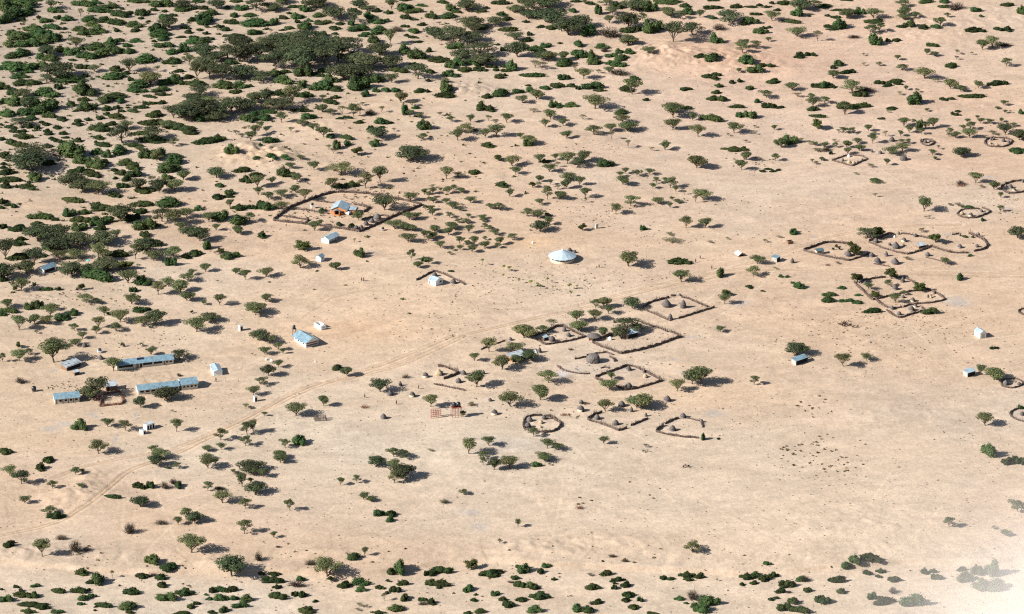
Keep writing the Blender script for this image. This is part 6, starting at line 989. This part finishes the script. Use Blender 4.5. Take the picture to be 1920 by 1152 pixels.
# ------------------------------------------------------------------ water towers, frames, poles
def tank(px, py, r, h, stand, label, sw=None, standm='wood', parent_name='water_tower', legs=4, tanks=((0, 0),)):
    x, y, z = G(px, py); e = empty(parent_name, (x, y, z), .3); tag(e, label, 'water tower'); s = sw or r*1.1
    for i in range(legs):
        lx = s*(-1 if i % 2 == 0 else 1) if legs == 4 else -s+2*s*(i//2)/(legs/2-1); ly = (s*.75)*(-1 if i//2 == 0 else 1) if legs == 4 else (.9 if i % 2 else -.9)
        m = MB(); m.tube((lx, ly, -.2), (lx, ly, stand-.003), .09, .09, 4); m.build('leg', M[standm], e)
    m = MB(); m.box(-s-.15, s+.15, -max(s*.75, .9)-.1, max(s*.75, .9)+.1, stand, stand+.1); m.build('platform', M[standm], e)
    for tx, ty in tanks:
        m = MB(); m.lathe([(r, stand+.103), (r*1.02, stand+.1+h*.3), (r, stand+.1+h*.8), (r*.6, stand+.1+h), (r*.2, stand+.1+h*1.06)], 14, tx, ty); m.build('tank', M['black'], e, True)
    m = MB(); m.tube((-s, -.9 if legs > 4 else -s*.75, .4), (s, -.9 if legs > 4 else -s*.75, stand-.3), .035, .035, 4); m.tube((s, -.9 if legs > 4 else -s*.75, .4), (-s, -.9 if legs > 4 else -s*.75, stand-.3), .035, .035, 4); m.build('brace', M[standm], e)
tank(551.7, 629, .62, 1.6, 2.9, 'slim black water tank on a tall stand behind the blue-roofed house', .7)
tank(855.5, 781.5, .85, 1.9, 4.2, 'black tanks on a tall red steel stand in the middle of the village', 1.9, 'red', 'tank_stand', 8, ((-.85, .1), (.95, .0)))
tank(585.8, 390.6, .62, 1.1, 1.3, 'black tank on a white stand left of the orange house', .6, 'white')
tank(606.5, 617.5, .45, 1.0, .8, 'short black tank inside the roofless white enclosure', .45, 'white')
tank(63.8, 734, .95, 1.7, .4, 'black tank on a stone base left of the brown sheds', .95, 'stone')
tank(187.2, 661.6, .7, .9, .9, 'low tank on blue-grey stand above the dark peaked hut', .8, 'paleblue')
tank(718, 432.3, .55, .8, .6, 'pale drum cart outside the right wall of the big compound', .6, 'stone')
x, y, z = G(999.3, 626); m = MB(); m.lathe([(.9, -.1), (1.15, .5), (1.1, 1.1), (.7, 1.7), (.2, 1.85)], 14); o = m.build('round_tank', M['black'], None, True); o.location = (x, y, z); tag(o, 'round black water tank under the acacia at the pen corner', 'water tank')
# red steel lattice left of the stand
x, y, z = G(809.5, 785.5); _, _, rz = frame((809.5, 785.5), (825.7, 783.4)); e = empty('red_steel_frame', (x, y, z), rz); tag(e, 'open red steel lattice frame left of the tank stand', 'frame')
m = MB()
for yy in (0, 1.6):
    for i in range(5): m.tube((i*.95, yy, -.2), (i*.95, yy, 3.5), .09, .09, 4)
m.build('uprights', M['red'], e); m = MB()
for zz_ in (.9, 1.9, 2.7, 3.45):
    for yy in (0, 1.6): m.tube((0, yy, zz_), (3.8, yy, zz_), .075, .075, 4)
for i in range(5): m.tube((i*.95, 0, 3.45), (i*.95, 1.6, 3.45), .05, .05, 4)
m.build('rails', M['red'], e)
m = MB()
for i in range(14): m.tube((4.3+i*.3, .4+.02*i, -.1), (4.35+i*.3, .4+.02*i, 1.0), .04, .03, 4)
for zz_ in (.4, .9): m.tube((4.2, .4, zz_), (8.4, .65, zz_), .03, .03, 4)
m.build('low_rail_fence', M['wood'], e)
def goal(pa, pb, h, bar, label):
    (x, y, z), L, rz = frame(pa, pb); e = empty('goal_posts', (x, y, z), rz); tag(e, label, 'goal posts')
    for u in (0, L): m = MB(); m.tube((u, 0, -.2), (u, 0, h), .07, .06, 5); m.build('post', M['wood'], e)
    if bar: m = MB(); m.tube((0, 0, h), (L, 0, h), .05, .05, 5); m.build('crossbar', M['wood'], e)
goal((1602, 414.1), (1613.2, 411.3), 2.0, True, 'thin goal posts with a crossbar on bare sand')
goal((1418.8, 360.4), (1430.5, 357), 1.5, False, 'two thin goal posts without a crossbar on bare sand')
x, y, z = G(165.5, 495.3); e = empty('sunshade', (x, y, z)); tag(e, 'small turquoise sunshade on a post right of the blue-roofed house', 'sunshade')
m = MB(); m.tube((0, 0, -.2), (0, 0, 1.9), .06, .05, 5); m.build('pole', M['wood'], e); m = MB(); m.lathe([(1.0, 1.75), (.6, 1.95), (.05, 2.1)], 10); m.build('canopy', M['blueplastic'], e)
x, y, z = G(1003.3, 661.6); m = MB(); m.box(-.7, .7, -.4, .4, -.1, .5); m.prism([(-.7, .503), (.7, .503), (.3, .9), (-.5, .8)], -.4, .4, 1); o = m.build('cloth_bundle', M['paleblue']); o.location = (x, y, z); tag(o, 'light blue bundle between the tin-roofed house and the small brown hut', 'bundle')
# flat-roofed shelter at the gate
x, y, z = G(1113, 636.5); e = empty('thatched_shelter', (x, y, z), .12); tag(e, 'flat dark thatched shelter at the left tip of the diamond-shaped yard', 'shelter')
for i, (u, v_) in enumerate(((-2.1, -1.3), (2.1, -1.3), (2.1, 1.8), (-2.1, 1.8), (0, -1.3))): m = MB(); m.tube((u, v_, -.2), (u, v_, 1.5), .09, .08, 5); m.build('post', M['wood'], e)
m = MB(); rr = random.Random(8); m.lathe([(2.9, 1.4), (2.95, 1.6), (2.1, 2.0), (1.1, 2.4), (.2, 2.5)], 14, rng=rr, jit=.05); m.build('roof', M['thatch'], e)
m = MB(); m.box(-2.0, 2.0, -1.25, -1.1, -.2, .8); m.box(-2.05, -1.9, -1.05, 1.7, -.2, 1.2); m.build('stick_wall', M['stickred'], e)
# a car in front of the orange house
x, y, z = G(655, 401.5); e = empty('parked_car', (x, y, z+.05), 1.1); tag(e, 'pale car parked in the open bay of the orange house', 'car')
m = MB(); m.prism([(-2.0, .35), (2.0, .35), (2.05, .8), (1.2, .95), (.6, 1.45), (-1.2, 1.5), (-1.9, 1.0), (-2.05, .8)], -.8, .8, 1); m.build('body', M['paleblue'], e)
m = MB(); m.prism([(1.1, .97), (.58, 1.40), (-1.1, 1.44), (-1.6, 1.0)], -.815, .815, 1); m.build('window', M['dark'], e)
for sx in (-1.25, 1.25):
    for sy in (-.82, .82): m = MB(); m.tube((sx, sy-.1, .33), (sx, sy+.1, .33), .33, .33, 10); m.build('wheel', M['black'], e)
# ------------------------------------------------------------------ people and goats
def skinned(name, verts, edges, rad, mat, root=0):
    me = bpy.data.meshes.new(name); me.from_pydata(verts, edges, []); me.materials.append(mat)
    o = bpy.data.objects.new(name, me); COL.objects.link(o); s = o.modifiers.new('skin', 'SKIN')
    for i, r_ in enumerate(rad): me.skin_vertices[0].data[i].radius = (r_, r_)
    me.skin_vertices[0].data[root].use_root = True
    o.modifiers.new('sub', 'SUBSURF').levels = 1; o.modifiers['sub'].render_levels = 1
    return o
pv = [(0, 0, .95), (0, 0, 1.2), (0, 0, 1.42), (0, 0, 1.52), (0, .01, 1.66), (0, .01, 1.76), (.19, 0, 1.4), (.25, .02, 1.12), (.27, .08, .86), (.28, .1, .76), (-.19, 0, 1.4), (-.25, .02, 1.12), (-.26, .06, .86), (-.27, .08, .76), (.1, 0, .9), (.11, .03, .5), (.12, 0, .08), (.12, .14, .04), (-.1, 0, .9), (-.11, .06, .5), (-.12, -.06, .08), (-.12, .1, .04)]
pe = [(0, 1), (1, 2), (2, 3), (3, 4), (4, 5), (2, 6), (6, 7), (7, 8), (8, 9), (2, 10), (10, 11), (11, 12), (12, 13), (0, 14), (14, 15), (15, 16), (16, 17), (0, 18), (18, 19), (19, 20), (20, 21)]
pr = [.15, .14, .15, .06, .10, .08, .06, .05, .04, .035, .06, .05, .04, .035, .09, .065, .045, .035, .09, .065, .045, .035]
p0 = skinned('person', pv, pe, pr, M['skin'])
m = MB(); m.lathe([(.27, .42), (.23, .8), (.20, 1.0), (.21, 1.25), (.20, 1.42), (.09, 1.48)], 12); cl = m.build('robe', M['cloth'], p0, True)
m = MB(); m.lathe([(.10, 1.68), (.115, 1.74), (.08, 1.81), (.02, 1.83)], 8); hr = m.build('hair', M['dark'], p0, True)
cm2 = {'r': M['cloth'], 'w': M['white'], 'd': M['dark']}
for i, (px, py, rot, lab) in enumerate(((743.4, 758.5, .3, 'person in dark clothes standing above the lone grey domed hut'), (785, 729.8, 2.0, 'person in a dark wrap walking toward the cream-walled huts'), (678.1, 527.4, 1.0, 'person on the left of a pair standing on the wide open sand'), (681.9, 527.6, 2.2, 'person on the right of a pair standing on the wide open sand'), (1123.2, 503, .5, 'person in red-brown wrap walking between the round hall and a big acacia'),
        (1304.2, 492.4, .2, 'person in a dark wrap right of the ring-shaped low bush'), (1312.8, 486, 1.4, 'person upper of two near the ring-shaped low bush'), (1334.5, 505, 2.4, 'person standing beside the track left of the round green shrub'), (405, 715.8, 0, 'person with something dark below the square white building'), (684, 746, 1, 'person in pale clothes among litter left of the lone grey hut'))):
    if i == 0: o = p0
    else:
        o = p0.copy(); COL.objects.link(o)
        for ch in (cl, hr): c = ch.copy(); COL.objects.link(c); c.parent = o
    x, y, z = G(px, py); o.location = (x, y, z); o.rotation_euler = (0, 0, rot); o.scale = (1, 1, 1.0); tag(o, lab, 'person')
gv = [(0, 0, .52), (.22, 0, .54), (-.24, 0, .52), (.38, 0, .68), (.5, 0, .80), (.64, 0, .74), (.2, .1, .3), (.2, .1, .02), (.22, -.1, .3), (.24, -.1, .02), (-.26, .1, .3), (-.3, .1, .02), (-.24, -.1, .3), (-.24, -.1, .02), (-.38, 0, .6), (.46, .06, .9), (.46, -.06, .9)]
ge = [(0, 1), (0, 2), (1, 3), (3, 4), (4, 5), (1, 6), (6, 7), (1, 8), (8, 9), (2, 10), (10, 11), (2, 12), (12, 13), (2, 14), (4, 15), (4, 16)]
gr = [.17, .15, .15, .09, .08, .045, .05, .03, .05, .03, .06, .03, .06, .03, .03, .02, .02]
g0 = skinned('goat', gv, ge, gr, M['goat']); rr = random.Random(12)
GT = [(203, 193), (212, 188), (222, 195), (230, 200), (238, 178), (236, 190), (244, 203), (252, 192), (262, 196), (272, 165), (280, 200), (290, 198), (305, 212), (336, 207), (248, 182), (225, 184)]
first = True
GT.sort()
GORD = ['leftmost']+[w_+' from the left' for w_ in 'second third fourth fifth sixth seventh eighth ninth tenth eleventh twelfth thirteenth fourteenth fifteenth'.split()]
for gi, (cx_, cy_) in enumerate(GT):
    o = g0 if first else g0.copy()
    if not first: COL.objects.link(o)
    first = False; x, y, z = G(1520+cx_/3.84, 560+cy_/3.84); o.location = (x, y, z); o.rotation_euler = (0, 0, rr.uniform(0, 6.28)); s = rr.uniform(1.1, 1.5); o.scale = (s, s, s)
    tag(o, 'small dark goat in the resting herd on bare sand, '+(GORD[gi] if gi < 15 else 'rightmost'), 'goat', 'goats of the resting herd')
for gi, (px, py) in enumerate(((1200+313/3.84, 852+97/3.84), (1200+330/3.84, 852+90/3.84), (1200+350/3.84, 852+92/3.84))):
    o = g0.copy(); COL.objects.link(o); o.location = G(px, py); o.rotation_euler = (0, 0, rr.uniform(0, 6.28)); o.scale = (1.3,)*3; tag(o, ('left', 'middle', 'right')[gi]+' goat of a dark trio on the empty lower right plain', 'goat', 'three goats on the lower plain')
# thin posts along the paths
POSTS = []
for px, py in ((1095, 570), (1105, 566), (1085, 577), (1060, 596), (1076, 592), (1212, 483), (1350, 505), (1361, 500), (1312, 520), (1232, 518), (1255, 515), (423, 716), (447, 716)):
    x, y, z = G(px, py); m = MB(); m.tube((0, 0, -.2), (.05, 0, 1.6), .07, .05, 5); o = m.build('wooden_post', M['wood']); o.location = (x, y, z); POSTS.append(dict(px=px, py=py, o=o, solo=True, k='w', H=1.6, W=.1))
# ------------------------------------------------------------------ labels that single out each plant
LMK = [('orange-walled house', 640, 392), ('white veranda house', 620, 447), ('tiny white house', 600, 485), ('round open-sided hall', 1054, 482), ('white house in the small fence', 817, 527),
       ('blue-roofed house at the left edge', 90, 505), ('brown tin-roofed shed', 135, 686), ('lowest left classroom block', 127, 746), ('upper long classroom block', 270, 684), ('lower long classroom block', 300, 730), ('end classroom', 356, 722), ('square white building', 408, 694),
       ('large blue gabled house', 577, 636), ('latrine by the track', 480, 748), ('striped double latrine', 281, 801), ('roofless white enclosure', 604, 612), ('latrine above the school', 453, 616), ('red tank stand', 856, 770), ('patched tin-roofed house', 972, 670), ('straw hut', 823, 700), ('lone grey dome hut', 718, 781),
       ('very large ragged hut', 1112, 675), ('diamond-shaped yard', 1190, 635), ('upper fenced yard', 1262, 578), ('pentagon-shaped yard', 1180, 710), ('lower open yard', 1155, 785), ('ring-shaped fence', 1015, 795), ('broken lower right yard', 1280, 805), ('blue open-fronted shed', 1503, 677), ('white cottage', 1837, 625), ('pale shed near the right edge', 1817, 700),
       ('flat-roofed kiosk', 1455, 486), ('canvas shelter', 1388, 475), ('plank pen', 1482, 455), ('left oval yard', 1560, 470), ('middle homestead', 1690, 455), ('right-hand round yard', 1800, 455), ('three-part homestead', 1690, 555), ('long oval fence', 1822, 400), ('round fence on the right edge', 1900, 351), ('far diamond pen', 1593, 300), ('tiny far ring pen', 1738, 267), ('far oval pen', 1870, 267),
       ('goal posts with crossbar', 1607, 410), ('goal posts without crossbar', 1424, 357), ('stick-frame pen', 598, 785), ('goat herd', 1590, 610), ('tiny grey kiosk', 1119, 425), ('big compound', 650, 420), ('square reddish pen', 210, 750), ('reddish eroded mound', 480, 290), ('brown brush heap', 1800, 346),
       ("photo's top left corner", 0, 0), ("photo's top right corner", 1920, 0), ("photo's bottom left corner", 0, 1152), ("photo's bottom right corner", 1920, 1152), ("middle of photo's left edge", 0, 300), ("middle of photo's bottom edge", 960, 1152), ("middle of photo's top edge", 960, 0), ("middle of photo's right edge", 1920, 576), ('dark grove at the top', 550, 95), ('sand ridge below the top grove', 875, 168), ('bend of the vehicle track', 276, 870)]
SECT = ['right of', 'right and above', 'above', 'left and above', 'left of', 'left and below', 'below', 'right and below']
ORD = ['nearest', 'second nearest', 'third nearest', 'fourth nearest', 'fifth nearest', 'sixth nearest', 'seventh nearest', 'eighth nearest', 'ninth nearest', 'tenth nearest'] + ['%dth nearest' % i for i in range(11, 200)]
ORD = [(o.replace('21th', '21st').replace('22th', '22nd').replace('23th', '23rd').replace('31th', '31st').replace('32th', '32nd').replace('33th', '33rd')) for o in ORD]
ALLK = {}
for p in plants: ALLK.setdefault(place_key(p), []).append(p)
ALLK['w'] = POSTS; GROUPN['w'] = 'thin wooden posts on open sand'
for k, L in ALLK.items():
    for p in L: p['best'] = None
    for name_, lx, ly in LMK:
        byS = {}
        for p in L:
            dx = p['px']-lx; dy = ly-p['py']; s = int(((math.degrees(math.atan2(dy, dx))+22.5) % 360)//45); byS.setdefault(s, []).append((math.hypot(dx, dy), id(p), p))
        for s, A_ in byS.items():
            A_.sort(key=lambda t: t[:2])
            for i, (d, _, p) in enumerate(A_):
                if not p['solo']: continue
                key = i*28+d
                if p['best'] is None or key < p['best'][0]: p['best'] = (key, name_, s, i)
    for p in L:
        if not p['solo']: continue
        _, nm_, s, i = p['best']; kind = p['k']; hpx = p['H']; wpx = p['W']
        if kind in 'aA':
            sz = 'large' if wpx > 10 else 'mid-sized' if wpx > 6.5 else 'small'
            de = 'dense dark' if kind == 'A' else 'grey-green'; noun = 'acacia'
        elif kind == 's': sz, de, noun = ('slim' if wpx < 4 else 'sparse', 'pale', 'thorn sapling')
        elif kind == 'g': sz, de, noun = ('broad' if wpx > 7 else 'mid-sized' if wpx > 4.5 else 'small', 'leafy green', 'shrub')
        elif kind == 'c': sz, de, noun = ('broad' if wpx > 7 else 'mid-sized' if wpx > 4.5 else 'small', 'dark low', 'bush')
        elif kind == 'p': sz, de, noun = ('round' if hpx > 3 else 'small', 'leafy', 'shade tree')
        elif kind == 'w': sz, de, noun = ('thin', 'bare', 'wooden post')
        elif kind == 'b': sz, de, noun = ('grey-brown', 'leafless', 'thicket')
        else: sz, de, noun = ('thin', 'tufted', 'seedling')
        tag(p['o'], '%s %s %s, %s %s the %s' % (sz, de, noun, ORD[i], SECT[s], nm_), {'acacia': 'acacia', 'thorn sapling': 'sapling', 'shrub': 'shrub', 'bush': 'bush', 'shade tree': 'tree', 'thicket': 'thicket', 'seedling': 'seedling', 'wooden post': 'post'}[noun], GROUPN[k])

# ------------------------------------------------------------------ an added soft white volume in mid-air veiling the lower right corner, and the smoke of a cooking fire
def ray_at(px, py, slant):
    u = (px-960)/FPX; v = -(py-576)/FPX
    d = Vector((u, math.cos(PITCH)+v*math.sin(PITCH), -math.sin(PITCH)+v*math.cos(PITCH))).normalized(); return Vector((0, 0, CAMH))+d*slant
def puff(name, loc, scale, dens, power, nscale, label, col=(0.97, 0.975, 0.985, 1)):
    m = bpy.data.materials.new(name); m.use_nodes = True; n = m.node_tree; n.nodes.clear()
    tc = N(n, 'ShaderNodeTexCoord'); gr = N(n, 'ShaderNodeTexGradient', gradient_type='SPHERICAL'); nz = N(n, 'ShaderNodeTexNoise'); nz.inputs['Scale'].default_value = nscale; nz.inputs['Detail'].default_value = 3
    n.links.new(tc.outputs['Object'], gr.inputs[0]); n.links.new(tc.outputs['Object'], nz.inputs['Vector'])
    pw = N(n, 'ShaderNodeMath', operation='POWER'); n.links.new(gr.outputs['Fac'], pw.inputs[0]); pw.inputs[1].default_value = power
    mr = N(n, 'ShaderNodeMapRange'); mr.inputs['From Min'].default_value = .3; mr.inputs['From Max'].default_value = .7; mr.inputs['To Min'].default_value = .45*dens; mr.inputs['To Max'].default_value = 1.5*dens
    n.links.new(nz.outputs['Fac'], mr.inputs['Value'])
    mu = N(n, 'ShaderNodeMath', operation='MULTIPLY'); n.links.new(pw.outputs[0], mu.inputs[0]); n.links.new(mr.outputs[0], mu.inputs[1])
    pv_ = N(n, 'ShaderNodeVolumePrincipled'); pv_.inputs['Color'].default_value = col; pv_.inputs['Anisotropy'].default_value = 0.1
    n.links.new(mu.outputs[0], pv_.inputs['Density']); o_ = N(n, 'ShaderNodeOutputMaterial'); n.links.new(pv_.outputs[0], o_.inputs['Volume'])
    me = bpy.data.meshes.new(name); b_ = bmesh.new(); bmesh.ops.create_icosphere(b_, subdivisions=3, radius=1.0); b_.to_mesh(me); b_.free(); me.materials.append(m)
    o = bpy.data.objects.new(name, me); COL.objects.link(o); o.location = loc; o.scale = scale; tag(o, label, None, None, 'stuff'); return o
import bmesh
puff('white_veil', ray_at(2030, 1262, 900), (84, 66, 72), 0.10, 4.0, 1.3, 'soft white veil in mid-air at the lower right corner', (1.0, 0.985, 0.955, 1))
x, y, z = G(1052, 711); puff('smoke', (x+.5, y+1, z+1.6), (3.6, 4.0, 2.0), 0.2, 1.2, 2.2, 'thin bluish smoke beside the acacia left of the curved fence', (.80, .88, 1.0, 1))
